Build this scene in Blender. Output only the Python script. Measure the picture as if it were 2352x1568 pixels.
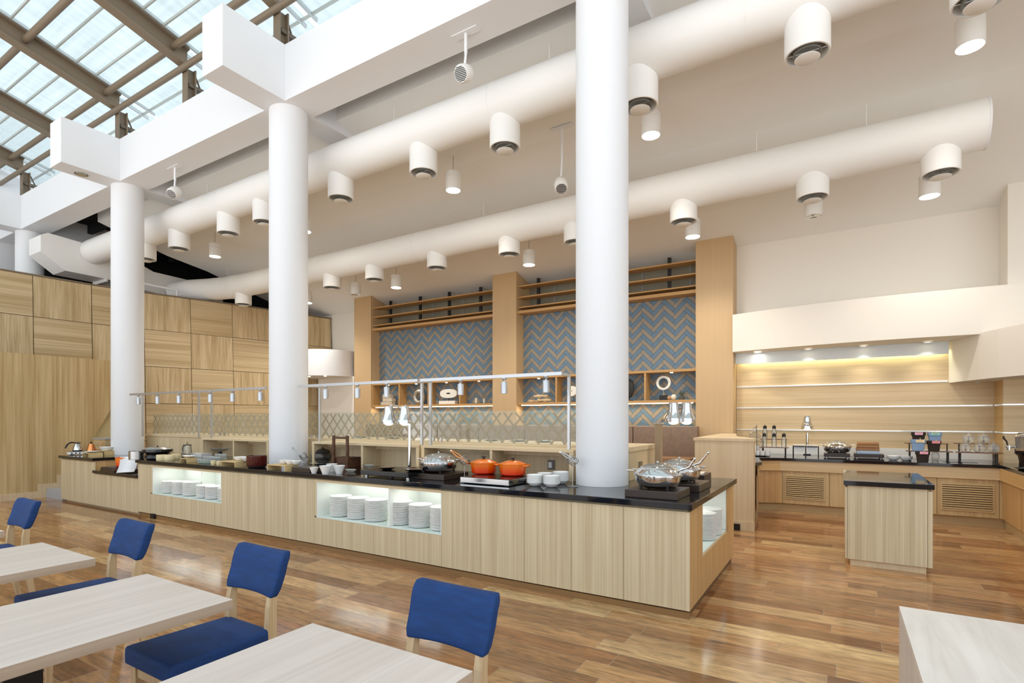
import bpy, bmesh, math, random
from mathutils import Vector, Matrix
random.seed(7)
for o in list(bpy.data.objects):
    bpy.data.objects.remove(o)
C = bpy.context.scene.collection
PI = math.pi

# ------------------------------------------------------------------ camera
CAMZ, FPX, CX, HY = 1.56, 1236.0, 1176.0, 962.0
TH = math.radians(31.39)
cam = bpy.data.cameras.new('camera')
cam.sensor_width = 36.0
cam.lens = FPX / 2352 * 36
cam.shift_y = (HY - 784) / 2352
cam.clip_start = 0.05
camo = bpy.data.objects.new('camera', cam)
camo.location = (0, 0, CAMZ)
camo.rotation_euler = (PI / 2, 0, TH)
C.objects.link(camo)
bpy.context.scene.camera = camo

def ray(u, v):
    a = (u - CX) / FPX
    return (a * math.cos(TH) - math.sin(TH), a * math.sin(TH) + math.cos(TH), (HY - v) / FPX)
def onZ(u, v, z):
    d = ray(u, v); t = (z - CAMZ) / d[2]
    return Vector((d[0] * t, d[1] * t, z))
def onY(u, Y, v=HY):
    d = ray(u, v); t = Y / d[1]
    return Vector((d[0] * t, Y, CAMZ + d[2] * t))
def onX(u, X, v=HY):
    d = ray(u, v); t = X / d[0]
    return Vector((X, d[1] * t, CAMZ + d[2] * t))

# ------------------------------------------------------------------ world, exposure
sc = bpy.context.scene
sc.view_settings.view_transform = 'Standard'
sc.view_settings.look = 'None'
sc.view_settings.exposure = 0.5
sc.view_settings.gamma = 1.0
sc.view_settings.use_curve_mapping = False
w = bpy.data.worlds.new('world'); sc.world = w; w.use_nodes = True
nt = w.node_tree
bg = nt.nodes['Background']
tc = nt.nodes.new('ShaderNodeTexCoord'); sx = nt.nodes.new('ShaderNodeSeparateXYZ')
cr = nt.nodes.new('ShaderNodeValToRGB')
nt.links.new(tc.outputs['Generated'], sx.inputs[0])
nt.links.new(sx.outputs['Z'], cr.inputs[0])
mrw = nt.nodes.new('ShaderNodeMapRange'); mrw.inputs['From Min'].default_value = -1.0; mrw.inputs['From Max'].default_value = 1.0
nt.links.new(sx.outputs['Z'], mrw.inputs['Value']); nt.links.new(mrw.outputs[0], cr.inputs[0])
ce = cr.color_ramp.elements
ce[0].position = 0.0; ce[0].color = (1.0, 0.995, 0.985, 1)            # bright lower half of the world, added to light the ceilings from below
ce[1].position = 1.0; ce[1].color = (0.55, 0.60, 0.64, 1)
for p_, c_ in ((0.485, (1.0, 0.995, 0.985, 1)), (0.515, (0.54, 0.57, 0.61, 1))):
    x_ = ce.new(p_); x_.color = c_
nt.links.new(cr.outputs[0], bg.inputs['Color'])
bg.inputs['Strength'].default_value = 1.8

# ------------------------------------------------------------------ materials
def lin(h):
    h = h.lstrip('#')
    c = [int(h[i:i + 2], 16) / 255 for i in (0, 2, 4)]
    return tuple((x / 12.92 if x <= 0.04045 else ((x + 0.055) / 1.055) ** 2.4) for x in c) + (1.0,)
MATS = {}
def mat(name, col, rough=0.5, metal=0.0, emis=None, es=0.0, spec=0.5, coat=0.0, noise=0.0, nscale=20.0, sheen=0.0, trans=0.0):
    if name in MATS: return MATS[name]
    m = bpy.data.materials.new(name); m.use_nodes = True
    b = m.node_tree.nodes['Principled BSDF']
    c = lin(col) if isinstance(col, str) else col
    b.inputs['Base Color'].default_value = c
    b.inputs['Roughness'].default_value = rough
    b.inputs['Metallic'].default_value = metal
    b.inputs['Specular IOR Level'].default_value = spec
    b.inputs['Coat Weight'].default_value = coat
    if sheen:
        b.inputs['Sheen Weight'].default_value = sheen
        b.inputs['Sheen Roughness'].default_value = 0.4
    if trans: b.inputs['Transmission Weight'].default_value = trans
    if emis:
        b.inputs['Emission Color'].default_value = lin(emis)
        b.inputs['Emission Strength'].default_value = es
    if noise:
        n = m.node_tree.nodes; l = m.node_tree.links
        t = n.new('ShaderNodeTexCoord'); nz = n.new('ShaderNodeTexNoise')
        nz.inputs['Scale'].default_value = nscale; nz.inputs['Detail'].default_value = 4
        mx = n.new('ShaderNodeMix'); mx.data_type = 'RGBA'
        l.new(t.outputs['Object'], nz.inputs['Vector']); l.new(nz.outputs['Fac'], mx.inputs[0])
        mx.inputs[6].default_value = tuple(max(0, x * (1 - noise)) for x in c[:3]) + (1,)
        mx.inputs[7].default_value = tuple(min(1, x * (1 + noise)) for x in c[:3]) + (1,)
        l.new(mx.outputs[2], b.inputs['Base Color'])
    MATS[name] = m
    return m

def wood(name, dark, light, axis='z', fine=60.0, rough=0.45, along=1.2, contrast=1.0, warp=0.0):
    """straight-grained laminate; axis is the grain direction in object space"""
    if name in MATS: return MATS[name]
    m = bpy.data.materials.new(name); m.use_nodes = True
    n = m.node_tree.nodes; l = m.node_tree.links; b = n['Principled BSDF']
    t = n.new('ShaderNodeTexCoord')
    def layer(f, al, det):
        mp = n.new('ShaderNodeMapping')
        s = {'x': (al, f, f), 'y': (f, al, f), 'h': (al, al, f), 'z': (f, f, al)}[axis]
        mp.inputs['Scale'].default_value = s
        l.new(t.outputs['Object'], mp.inputs[0])
        z = n.new('ShaderNodeTexNoise'); z.inputs['Scale'].default_value = 1.0
        z.inputs['Detail'].default_value = det; z.inputs['Roughness'].default_value = 0.6
        z.inputs['Distortion'].default_value = warp
        l.new(mp.outputs[0], z.inputs['Vector'])
        return z
    z1 = layer(fine, along * 0.5, 3); z2 = layer(fine * 0.22, along * 0.3, 2)
    ad = n.new('ShaderNodeMath'); ad.operation = 'ADD'
    l.new(z1.outputs['Fac'], ad.inputs[0]); l.new(z2.outputs['Fac'], ad.inputs[1])
    r = n.new('ShaderNodeMapRange')
    r.inputs['From Min'].default_value = 1.0 - 0.28 / contrast; r.inputs['From Max'].default_value = 1.0 + 0.28 / contrast
    l.new(ad.outputs[0], r.inputs['Value'])
    mx = n.new('ShaderNodeMix'); mx.data_type = 'RGBA'
    mx.inputs[6].default_value = lin(dark); mx.inputs[7].default_value = lin(light)
    l.new(r.outputs[0], mx.inputs[0]); l.new(mx.outputs[2], b.inputs['Base Color'])
    b.inputs['Roughness'].default_value = rough
    MATS[name] = m
    return m

def glassy(name, col, alpha=0.15, rough=0.03, gloss=0.12, fres=0.75):
    """thin clear glass: mostly transparent with a faint tint and a mirror share"""
    if name in MATS: return MATS[name]
    m = bpy.data.materials.new(name); m.use_nodes = True
    n = m.node_tree.nodes; l = m.node_tree.links
    for x in list(n):
        if x.type != 'OUTPUT_MATERIAL': n.remove(x)
    out = [x for x in n if x.type == 'OUTPUT_MATERIAL'][0]
    tr = n.new('ShaderNodeBsdfTransparent'); tr.inputs[0].default_value = (1, 1, 1, 1)
    df = n.new('ShaderNodeBsdfDiffuse'); df.inputs[0].default_value = lin(col)
    gl = n.new('ShaderNodeBsdfGlossy'); gl.inputs['Roughness'].default_value = rough
    m1 = n.new('ShaderNodeMixShader'); m1.inputs[0].default_value = alpha
    l.new(tr.outputs[0], m1.inputs[1]); l.new(df.outputs[0], m1.inputs[2])
    fr = n.new('ShaderNodeLayerWeight'); fr.inputs['Blend'].default_value = 0.35
    mu = n.new('ShaderNodeMath'); mu.operation = 'MULTIPLY_ADD'
    mu.inputs[1].default_value = fres; mu.inputs[2].default_value = gloss * 0.5
    l.new(fr.outputs['Fresnel'], mu.inputs[0])
    m2 = n.new('ShaderNodeMixShader')
    l.new(mu.outputs[0], m2.inputs[0]); l.new(m1.outputs[0], m2.inputs[1]); l.new(gl.outputs[0], m2.inputs[2])
    l.new(m2.outputs[0], out.inputs['Surface'])
    MATS[name] = m
    return m

M_white = mat('white_paint', '#E9EAEC', 0.75)
M_cream = mat('cream_paint', '#EDE7DC', 0.8)
M_ceil = mat('ceiling_paint', '#EFEEEA', 0.85)
M_duct = mat('duct_paint', '#F0EFEB', 0.55)
M_dark = mat('plenum_black', '#1E2022', 0.9)
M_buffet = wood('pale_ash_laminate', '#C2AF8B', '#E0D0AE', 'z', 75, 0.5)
M_buffet_edge = mat('khaki_recess', '#A39779', 0.6)
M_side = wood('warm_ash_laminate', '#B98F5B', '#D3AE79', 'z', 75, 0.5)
M_pil = wood('pilaster_oak', '#C3A378', '#D0B288', 'z', 160, 0.5, contrast=0.6)
M_wv = wood('wall_oak_vertical', '#B1976B', '#D6BF97', 'z', 42, 0.5, contrast=1.3)
M_wh = wood('wall_oak_horizontal', '#B1976B', '#D6BF97', 'h', 42, 0.5, along=0.6, contrast=1.3)
M_wl = wood('low_wall_oak', '#AE915F', '#CDB486', 'z', 36, 0.5, contrast=1.3)
M_kwall = wood('kitchen_oak', '#CBAF82', '#E0C8A0', 'h', 40, 0.45)
M_kside = wood('kitchen_side_oak', '#C49C62', '#D9B780', 'h', 40, 0.45)
M_kcab = wood('kitchen_cabinet_oak', '#C0A272', '#D6BC8D', 'z', 60, 0.5)
M_louv = mat('louver_oak', '#CDB282', 0.5)
M_part = wood('pale_partition_oak', '#CDB48F', '#DCC7A5', 'z', 70, 0.5)
M_hutch = wood('hutch_ash', '#CBB58E', '#DFCBA6', 'z', 70, 0.5)
M_hutchx = wood('hutch_ash_horizontal', '#D2BB93', '#E3CFAB', 'x', 70, 0.5)
M_shelf = wood('shelf_oak', '#B58B55', '#C69D66', 'x', 50, 0.5)
M_granite = mat('black_granite', '#16161A', 0.06, spec=0.6)
M_slab = mat('black_slab', '#0F1012', 0.12)
M_chrome = mat('polished_steel', '#D8D8D8', 0.09, 1.0)
M_steel = mat('brushed_steel', '#B9B9B7', 0.3, 1.0)
M_alu = mat('satin_aluminium', '#C9CCD0', 0.38, 0.85)
M_porc = mat('white_porcelain', '#F1F1EF', 0.2, coat=0.3)
M_blackp = mat('black_plastic', '#141416', 0.4)
M_brownp = mat('dark_brown_box', '#33261F', 0.35)
M_steelbr = mat('brown_painted_steel', '#7E6E5A', 0.5)
M_steelbr2 = mat('brown_painted_steel_dark', '#5E5142', 0.5)
M_sofa = mat('brown_leather', '#86705E', 0.6, noise=0.25, nscale=14)
M_grout = mat('dark_grout', '#2E3234', 0.9)
M_tblue = mat('blue_tile', '#627C91', 0.5, noise=0.12, nscale=9)
M_tbeige = mat('taupe_tile', '#928878', 0.5, noise=0.1, nscale=9)
M_led = mat('led_glow', '#FFFFFF', emis='#FFE9C4', es=6.0)
M_lamp = mat('lamp_glow', '#FFFFFF', emis='#FFF6E6', es=30.0)
M_lampoff = mat('lamp_reflector', '#D9D9D2', 0.15, 0.9)
M_glass = glassy('clear_glass', '#D5E6DD', 0.10)
M_pane = glassy('screen_glass', '#B9C4A8', 0.13, gloss=0.03, fres=0.25)
M_frost = mat('frosted_lattice', '#A39A84', 0.6)
M_mint = mat('mint_glass_shelf', '#E2F2EB', 0.08, coat=0.5)
M_niche = mat('niche_white', '#EDF0EA', 0.6)
M_grid = mat('grille_grey', '#8A8C88', 0.6)

def velvet():
    m = bpy.data.materials.new('blue_velvet'); m.use_nodes = True
    n = m.node_tree.nodes; l = m.node_tree.links; b = n['Principled BSDF']
    t = n.new('ShaderNodeTexCoord'); z = n.new('ShaderNodeTexNoise'); z.inputs['Scale'].default_value = 9
    z.inputs['Detail'].default_value = 5
    mp = n.new('ShaderNodeMapping'); mp.inputs['Scale'].default_value = (1, 1, 6)
    l.new(t.outputs['Object'], mp.inputs[0]); l.new(mp.outputs[0], z.inputs['Vector'])
    mx = n.new('ShaderNodeMix'); mx.data_type = 'RGBA'
    mx.inputs[6].default_value = lin('#052855'); mx.inputs[7].default_value = lin('#094386')
    l.new(z.outputs['Fac'], mx.inputs[0]); l.new(mx.outputs[2], b.inputs['Base Color'])
    b.inputs['Roughness'].default_value = 0.75
    b.inputs['Sheen Weight'].default_value = 0.06; b.inputs['Sheen Tint'].default_value = lin('#5C8FD8')
    b.inputs['Sheen Roughness'].default_value = 0.35
    return m
M_velvet = velvet()
M_leg = wood('chair_ash', '#BFA077', '#D9C19A', 'z', 90, 0.45)
M_ttop = wood('white_oak_top', '#CFC2B7', '#EADFD6', 'y', 22, 0.35, along=0.8, contrast=0.8, warp=0.8)
M_tedge = wood('table_edge', '#B09B86', '#C4B19D', 'y', 60, 0.45)
M_ttopx = wood('white_oak_side', '#C9C0B8', '#DFD7CF', 'z', 40, 0.4)

def floor_mat():
    m = bpy.data.materials.new('plank_floor'); m.use_nodes = True
    n = m.node_tree.nodes; l = m.node_tree.links; b = n['Principled BSDF']
    W, L = 0.19, 1.22
    def M(op, a, bb=None, c=None):
        x = n.new('ShaderNodeMath'); x.operation = op
        for i, q in enumerate((a, bb, c)):
            if q is None: continue
            if isinstance(q, (int, float)): x.inputs[i].default_value = q
            else: l.new(q, x.inputs[i])
        return x.outputs[0]
    t = n.new('ShaderNodeTexCoord'); s = n.new('ShaderNodeSeparateXYZ'); l.new(t.outputs['Object'], s.inputs[0])
    X, Y = s.outputs[0], s.outputs[1]
    ry = M('DIVIDE', Y, W); row = M('FLOOR', ry); fy = M('SUBTRACT', ry, row)
    wn = n.new('ShaderNodeTexWhiteNoise'); wn.noise_dimensions = '1D'; l.new(row, wn.inputs['W'])
    rx = M('ADD', M('DIVIDE', X, L), M('MULTIPLY', wn.outputs['Value'], 7.3))
    col = M('FLOOR', rx); fx = M('SUBTRACT', rx, col)
    cb = n.new('ShaderNodeCombineXYZ'); l.new(row, cb.inputs[0]); l.new(col, cb.inputs[1])
    w2 = n.new('ShaderNodeTexWhiteNoise'); w2.noise_dimensions = '2D'; l.new(cb.outputs[0], w2.inputs['Vector'])
    ramp = n.new('ShaderNodeValToRGB'); e = ramp.color_ramp.elements
    ramp.color_ramp.interpolation = 'LINEAR'
    cols = ['#7E5232', '#A4734A', '#BF9363', '#92603A', '#CBA878', '#AE7E52', '#86603F']
    e[0].color = lin(cols[0]); e[0].position = 0.0
    e[1].color = lin(cols[-1]); e[1].position = 1.0
    for i, c in enumerate(cols[1:-1]):
        x = e.new((i + 1) / 6.0); x.color = lin(c)
    l.new(w2.outputs['Value'], ramp.inputs[0])
    # grain shifted per plank
    off = n.new('ShaderNodeVectorMath'); off.operation = 'MULTIPLY_ADD'
    l.new(w2.outputs['Color'], off.inputs[0]); off.inputs[1].default_value = (30, 30, 30)
    l.new(t.outputs['Object'], off.inputs[2])
    def nz(scale, det, dist):
        mp = n.new('ShaderNodeMapping'); mp.inputs['Scale'].default_value = scale; l.new(off.outputs[0], mp.inputs[0])
        z = n.new('ShaderNodeTexNoise'); z.inputs['Scale'].default_value = 1; z.inputs['Detail'].default_value = det
        z.inputs['Distortion'].default_value = dist; z.inputs['Roughness'].default_value = 0.65
        l.new(mp.outputs[0], z.inputs['Vector']); return z.outputs['Fac']
    g1 = nz((2.2, 30, 1), 6, 0.6); g2 = nz((2.4, 8, 1), 5, 2.0)
    gg = M('ADD', M('MULTIPLY', g1, 0.9), M('MULTIPLY', g2, 0.9))
    mr = n.new('ShaderNodeMapRange'); mr.inputs['From Min'].default_value = 0.66; mr.inputs['From Max'].default_value = 1.12
    mr.inputs['To Min'].default_value = 0.52; mr.inputs['To Max'].default_value = 1.38
    l.new(gg, mr.inputs['Value'])
    sc_ = n.new('ShaderNodeVectorMath'); sc_.operation = 'SCALE'
    l.new(ramp.outputs[0], sc_.inputs[0]); l.new(mr.outputs[0], sc_.inputs['Scale'])
    # gaps
    ey = M('MINIMUM', fy, M('SUBTRACT', 1.0, fy)); ex = M('MINIMUM', fx, M('SUBTRACT', 1.0, fx))
    gap = M('MAXIMUM', M('LESS_THAN', ey, 0.010), M('LESS_THAN', ex, 0.0016))
    mx = n.new('ShaderNodeMix'); mx.data_type = 'RGBA'; l.new(gap, mx.inputs[0])
    l.new(sc_.outputs[0], mx.inputs[6]); mx.inputs[7].default_value = lin('#A08B73')
    l.new(mx.outputs[2], b.inputs['Base Color'])
    b.inputs['Roughness'].default_value = 0.13
    b.inputs['Specular IOR Level'].default_value = 0.55
    bp = n.new('ShaderNodeBump'); bp.inputs['Strength'].default_value = 0.05; bp.inputs['Distance'].default_value = 0.01
    l.new(g2, bp.inputs['Height']); l.new(bp.outputs[0], b.inputs['Normal'])
    return m

# ------------------------------------------------------------------ mesh helpers
class MB:
    def __init__(s): s.bm = bmesh.new(); s.mi = 0
    def _fin(s, faces):
        for f in faces: f.material_index = s.mi
    def use(s, i): s.mi = i; return s
    def hexa(s, p):
        """8 points: 4 of the bottom ring then 4 of the top ring"""
        v = [s.bm.verts.new(q) for q in p]
        fs = [(3, 2, 1, 0), (4, 5, 6, 7), (0, 1, 5, 4), (1, 2, 6, 5), (2, 3, 7, 6), (3, 0, 4, 7)]
        s._fin([s.bm.faces.new([v[i] for i in f]) for f in fs]); return s
    def box(s, x0, x1, y0, y1, z0, z1, bev=0.0, rz=0.0, piv=None):
        b2 = bmesh.new() if bev else s.bm
        pts = [(x0, y0, z0), (x1, y0, z0), (x1, y1, z0), (x0, y1, z0), (x0, y0, z1), (x1, y0, z1), (x1, y1, z1), (x0, y1, z1)]
        if rz:
            px, py = piv or ((x0 + x1) / 2, (y0 + y1) / 2); c, q = math.cos(rz), math.sin(rz)
            pts = [(px + (x - px) * c - (y - py) * q, py + (x - px) * q + (y - py) * c, z) for x, y, z in pts]
        t = MB() if bev else s
        if bev:
            t.hexa(pts)
            bmesh.ops.bevel(t.bm, geom=list(t.bm.edges), offset=bev, segments=2, profile=0.6, affect='EDGES')
            s.merge(t)
        else: s.hexa(pts)
        return s
    def merge(s, o, mtx=None):
        me = bpy.data.meshes.new('tmp'); o.bm.to_mesh(me); o.bm.free()
        if mtx is not None: me.transform(mtx)
        n0 = len(s.bm.faces); s.bm.from_mesh(me); bpy.data.meshes.remove(me)
        s.bm.faces.ensure_lookup_table()
        for f in s.bm.faces[n0:]: f.material_index = s.mi
        return s
    def prism(s, poly, z0, z1, axis='z'):
        """polygon extruded along an axis; poly in the two remaining axes (xy / xz for y / yz for x)"""
        def mk(a, b, h): return {'z': (a, b, h), 'y': (a, h, b), 'x': (h, a, b)}[axis]
        A = [s.bm.verts.new(mk(a, b, z0)) for a, b in poly]; B = [s.bm.verts.new(mk(a, b, z1)) for a, b in poly]
        n = len(poly); f = [s.bm.faces.new(A[::-1]), s.bm.faces.new(B)]
        for i in range(n): f.append(s.bm.faces.new((A[i], A[(i + 1) % n], B[(i + 1) % n], B[i])))
        s._fin(f); return s
    def lathe(s, prof, c=(0, 0, 0), seg=24, sx=1.0, sy=1.0, mtx=None):
        rings = []
        for r, z in prof:
            if r < 1e-6: rings.append([s.bm.verts.new((c[0], c[1], c[2] + z))])
            else: rings.append([s.bm.verts.new((c[0] + r * sx * math.cos(2 * PI * i / seg), c[1] + r * sy * math.sin(2 * PI * i / seg), c[2] + z)) for i in range(seg)])
        fs = []
        for a, b in zip(rings, rings[1:]):
            for i in range(seg):
                j = (i + 1) % seg
                if len(a) == 1 and len(b) == 1: continue
                if len(a) == 1: fs.append(s.bm.faces.new((a[0], b[j], b[i])))
                elif len(b) == 1: fs.append(s.bm.faces.new((a[i], a[j], b[0])))
                else: fs.append(s.bm.faces.new((a[i], a[j], b[j], b[i])))
        if mtx is not None:
            vs = [v for r in rings for v in r]
            for v in vs: v.co = mtx @ v.co
        s._fin(fs); return s
    def cyl(s, c, r, z0, z1, seg=24, r2=None):
        r2 = r if r2 is None else r2
        return s.lathe([(0, z0), (r, z0), (r2, z1), (0, z1)], (c[0], c[1], 0), seg)
    def tube(s, pts, r, seg=8, closed=False):
        pts = [Vector(p) for p in pts]; n = len(pts); rings = []
        prev = None
        for i, p in enumerate(pts):
            if closed: d = pts[(i + 1) % n] - pts[i - 1]
            else: d = pts[min(i + 1, n - 1)] - pts[max(i - 1, 0)]
            d.normalize()
            if prev is None: up = Vector((0, 0, 1)) if abs(d.z) < 0.9 else Vector((1, 0, 0)); a = d.cross(up).normalized()
            else: a = (prev - d * prev.dot(d)).normalized()
            prev = a; b = d.cross(a)
            rr = r[i] if isinstance(r, (list, tuple)) else r
            rings.append([s.bm.verts.new(p + (a * math.cos(2 * PI * k / seg) + b * math.sin(2 * PI * k / seg)) * rr) for k in range(seg)])
        fs = []
        m = n if closed else n - 1
        for i in range(m):
            A, B = rings[i], rings[(i + 1) % n]
            for k in range(seg):
                j = (k + 1) % seg
                fs.append(s.bm.faces.new((A[k], A[j], B[j], B[k])))
        if not closed:
            fs.append(s.bm.faces.new(rings[0][::-1])); fs.append(s.bm.faces.new(rings[-1]))
        s._fin(fs); return s
    def ball(s, c, r, seg=12, sz=1.0):
        pr = [(r * math.sin(PI * i / 8), -r * sz * math.cos(PI * i / 8)) for i in range(9)]
        pr[0] = (0, -r * sz); pr[-1] = (0, r * sz)
        return s.lathe(pr, c, seg)
    def build(s, name, mats, parent=None, smooth=0, loc=None):
        bmesh.ops.recalc_face_normals(s.bm, faces=list(s.bm.faces))
        me = bpy.data.meshes.new(name); s.bm.to_mesh(me); s.bm.free()
        for m in (mats if isinstance(mats, (list, tuple)) else [mats]): me.materials.append(m)
        if smooth:
            for p in me.polygons: p.use_smooth = True
            me.set_sharp_from_angle(angle=math.radians(smooth))
        o = bpy.data.objects.new(name, me); C.objects.link(o)
        if parent: o.parent = parent
        if loc is not None: o.location = loc
        return o
def kids(o): return [c for c in C.objects if c.parent == o]
def tag(o, label=None, cat=None, group=None, kind=None):
    if label: o['label'] = label
    if cat: o['category'] = cat
    if group: o['group'] = group
    if kind: o['kind'] = kind
    return o
def thing(name, label, cat, loc=(0, 0, 0), rz=0, group=None):
    o = bpy.data.objects.new(name, None); C.objects.link(o); o.empty_display_size = 0.1
    o.location = loc; o.rotation_euler = (0, 0, rz)
    return tag(o, label, cat, group)
def copy_tree(o, parent=None):
    ch = o.children[:]
    c = o.copy(); C.objects.link(c); c.parent = parent
    for x in ch: copy_tree(x, c)
    return c
def dup(root, loc, label=None, rz=None, group=None, sc_=None):
    c = copy_tree(root)
    c.location = loc
    if rz is not None: c.rotation_euler = (0, 0, rz)
    if label: c['label'] = label
    if group: c['group'] = group
    if sc_: c.scale = (sc_, sc_, sc_)
    return c
def struct(name, mb, m, parent=None, smooth=0):
    o = mb.build(name, m, parent, smooth)
    if parent is None: o['kind'] = 'structure'
    return o
def area(name, loc, rot, sx, sy, power, col, parent=None):
    d = bpy.data.lights.new(name, 'AREA'); d.shape = 'RECTANGLE'; d.size = sx; d.size_y = sy; d.energy = power; d.color = col
    o = bpy.data.objects.new(name, d); C.objects.link(o); o.location = loc; o.rotation_euler = rot
    if parent: o.parent = parent
    return o
def spot(name, loc, power, col, angle=110, blend=0.8, radius=0.06, parent=None):
    d = bpy.data.lights.new(name, 'SPOT'); d.energy = power; d.color = col; d.spot_size = math.radians(angle); d.spot_blend = blend
    d.shadow_soft_size = radius
    o = bpy.data.objects.new(name, d); C.objects.link(o); o.location = loc
    if parent: o.parent = parent
    return o
WARM = (1.0, 0.94, 0.85)

# ================================================================== SETTING
CY = 5.10                                   # line of the columns
struct('floor', MB().box(-19, 9, -3.5, 12.2, -0.12, 0.0), floor_mat())
KX = 2.12
# back walls
b = MB(); b.box(-2.0, KX + 0.15, 11.30, 11.5, 0, 5.6)
struct('wall_back', b, M_cream)
struct('wall_rear', MB().box(-17.6, -2.0, 11.60, 11.72, 0, 5.3), M_cream)
struct('trim_11', MB().box(-11.30, -2.42, 11.56, 11.599, 3.9, 5.0), mat('rear_wall_shade', '#8C8674', 0.9))  # shade behind the louvre boards, put into the panel colour
b = MB(); b.box(2.14, 9, 10.75, 11.45, 0, 5.6); b.box(8.9, 9.0, 4.9, 10.5, 0, 7.4)
struct('wall_right', b, M_cream)
b = MB(); b.box(-18.6, -18.4, -3.5, 12, 0, 9.6)
struct('wall_left', b, M_white)
# folded ceiling over the buffet
prof = [(5.80, 6.26), (7.33, 5.85), (8.40, 5.68), (11.62, 4.85)]
b = MB()
poly = [(5.80, 7.05), (5.80, 6.26)] + prof[1:] + [(11.62, 7.05)]
b.prism([(y, z) for y, z in poly], -15.1, 9.0, 'x')
struct('ceiling', b, M_ceil)
# flat recess between the beam and the folded ceiling, and dark plenum at the left
struct('trim_1', MB().box(-18.4, 9, 5.30, 5.80, 6.95, 7.05), M_white)
b = MB(); b.box(-18.3, -15.12, 5.3, 11.9, 6.6, 6.7); b.box(-17.8, -17.7, 5.4, 11.5, 0, 6.6)
b.box(-17.7, -15.1, 11.3, 11.5, 3.2, 6.6)
for k in range(9): b.box(-17.6, -15.2, 6.2 + k * 0.6, 6.3 + k * 0.6, 6.38, 6.6)
struct('trim_2', b, M_dark)
# beams and stub beams
b = MB(); b.box(-18.4, 9, 4.865, 5.36, 6.10, 6.90)
beam = thing('roof_beam', 'long white boxed beam carried by the round columns', 'beam', (0, 0, 0))
b.build('beam', M_white, beam)
COLX = [-16.95, -11.97, -7.0, -2.05]
for x in COLX + [2.9]:
    bb = MB(); bb.box(x - 0.235, x + 0.235, 3.96, 4.864, 6.10, 6.90)
    bb.build('bracket', M_white, beam)
    bb = MB(); bb.box(x - 0.22, x + 0.22, 5.36, 6.9, 6.10, 6.70)
    bb.build('stub_beam', M_white, beam)
dl = MB(); dl.lathe([(0.0, 0.012), (0.05, 0.012), (0.085, 0.0), (0.105, 0.0), (0.105, 0.02)], (-12.0, 4.35, 6.085))
tag(dl.build('recessed_downlight', M_lampoff, smooth=40), 'round recessed downlight in the underside of the second beam bracket from the left', 'downlight')
for i, x in enumerate(COLX):
    lab = ['round white column at the far left, standing behind the top of the oak panel wall',
           'round white column rising through the low black counter at the left end of the buffet',
           'round white column rising from the middle of the long buffet',
           'round white column nearest the camera, standing on the right end of the buffet'][i]
    r = 0.27 if i < 3 else 0.262
    z0 = [0, 0.869, 0.906, 0.906][i]
    c_ = MB().cyl((0, 0), r, z0, 6.099, 64).build('column', M_white, smooth=40)
    c_.location = (x, CY, 0)
    tag(c_, lab, 'column')

# ---- left end: low oak wall, stairs, panelled wall
b = MB(); b.prism([(3.0, 0), (5.10, 0), (5.13, 1.15), (5.43, 1.75), (5.80, 2.2), (5.80, 2.83), (-3.4, 2.83), (-3.4, 0)], -13.62, -13.54, 'x')
lw = struct('wall_left_low', b, M_wl)
b = MB(); b.box(-13.54, -13.51, -3.4, 4.2, 0, 0.13); b.box(-13.54, -13.51, 4.2, 4.5, 0.0, 0.27); b.box(-13.54, -13.51, 4.5, 5.1, 0.0, 0.43)
struct('baseboard_left', b, M_part)
M_stone = mat('grey_granite_step', '#B4B8BD', 0.5, noise=0.25, nscale=90)
st = thing('stone_steps', 'grey granite steps at the foot of the oak wall, left of the buffet', 'steps', (-13.5, 4.3, 0))
for k in range(2):
    MB().box(0.0, 0.74, 0.02 + 0.33 * k, 1.7, 0.0 + 0.17 * k, 0.17 * (k + 1) - 0.001).build('step', M_stone, st)
# slanted low wall behind the stairs and console
b = MB(); b.box(-14.1, -13.75, 4.9, 6.1, 0, 2.05)
struct('wall_stair', b, mat('sloped_beige', '#CFBF90', 0.6))
LT_ = 0.869
con = thing('reception_console', 'small oak cabinet with grey top behind the left end of the buffet', 'cabinet', (-12.80, 5.05, 0.34))
MB().box(-0.55, 0.0, 0.0, 0.45, 0, 0.80).build('body', M_wh, con)
MB().box(-0.565, 0.01, -0.01, 0.46, 0.801, 0.83).build('top', mat('grey_top', '#A9ACAF', 0.3), con)

# panelled wall, bending in plan, panels of alternating grain
PC_ = [(-15.3, 1.5), (-15.25, 3.2), (-15.2, 4.1), (-15.15, 4.92), (-15.09, 5.7), (-14.98, 6.42), (-14.8, 7.08), (-14.6, 7.75), (-14.33, 8.7), (-14.12, 9.7), (-13.93, 10.6), (-13.75, 11.58)]
def plan_hit(u):
    d = ray(u, HY)
    for (x0, y0), (x1, y1) in zip(PC_, PC_[1:]):
        # solve t*d = p0 + s*(p1-p0)
        ex, ey = x1 - x0, y1 - y0; det = d[0] * (-ey) + ex * d[1]
        t = (x0 * (-ey) + ex * y0) / det; s_ = (d[0] * y0 - d[1] * x0) / det
        if 0 <= s_ <= 1 and t > 0: return (x0 + ex * s_, y0 + ey * s_)
PW = [(-15.3, 1.6)] + [plan_hit(u) for u in (-40, 75, 210, 330, 437, 533, 617, 690)] + [(-13.76, 11.54)]
ztop = 4.72; rows = [4.72, 3.81, 2.88, 1.95, 1.02, 0.4]
leanx = 0.16
b = MB()
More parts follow.
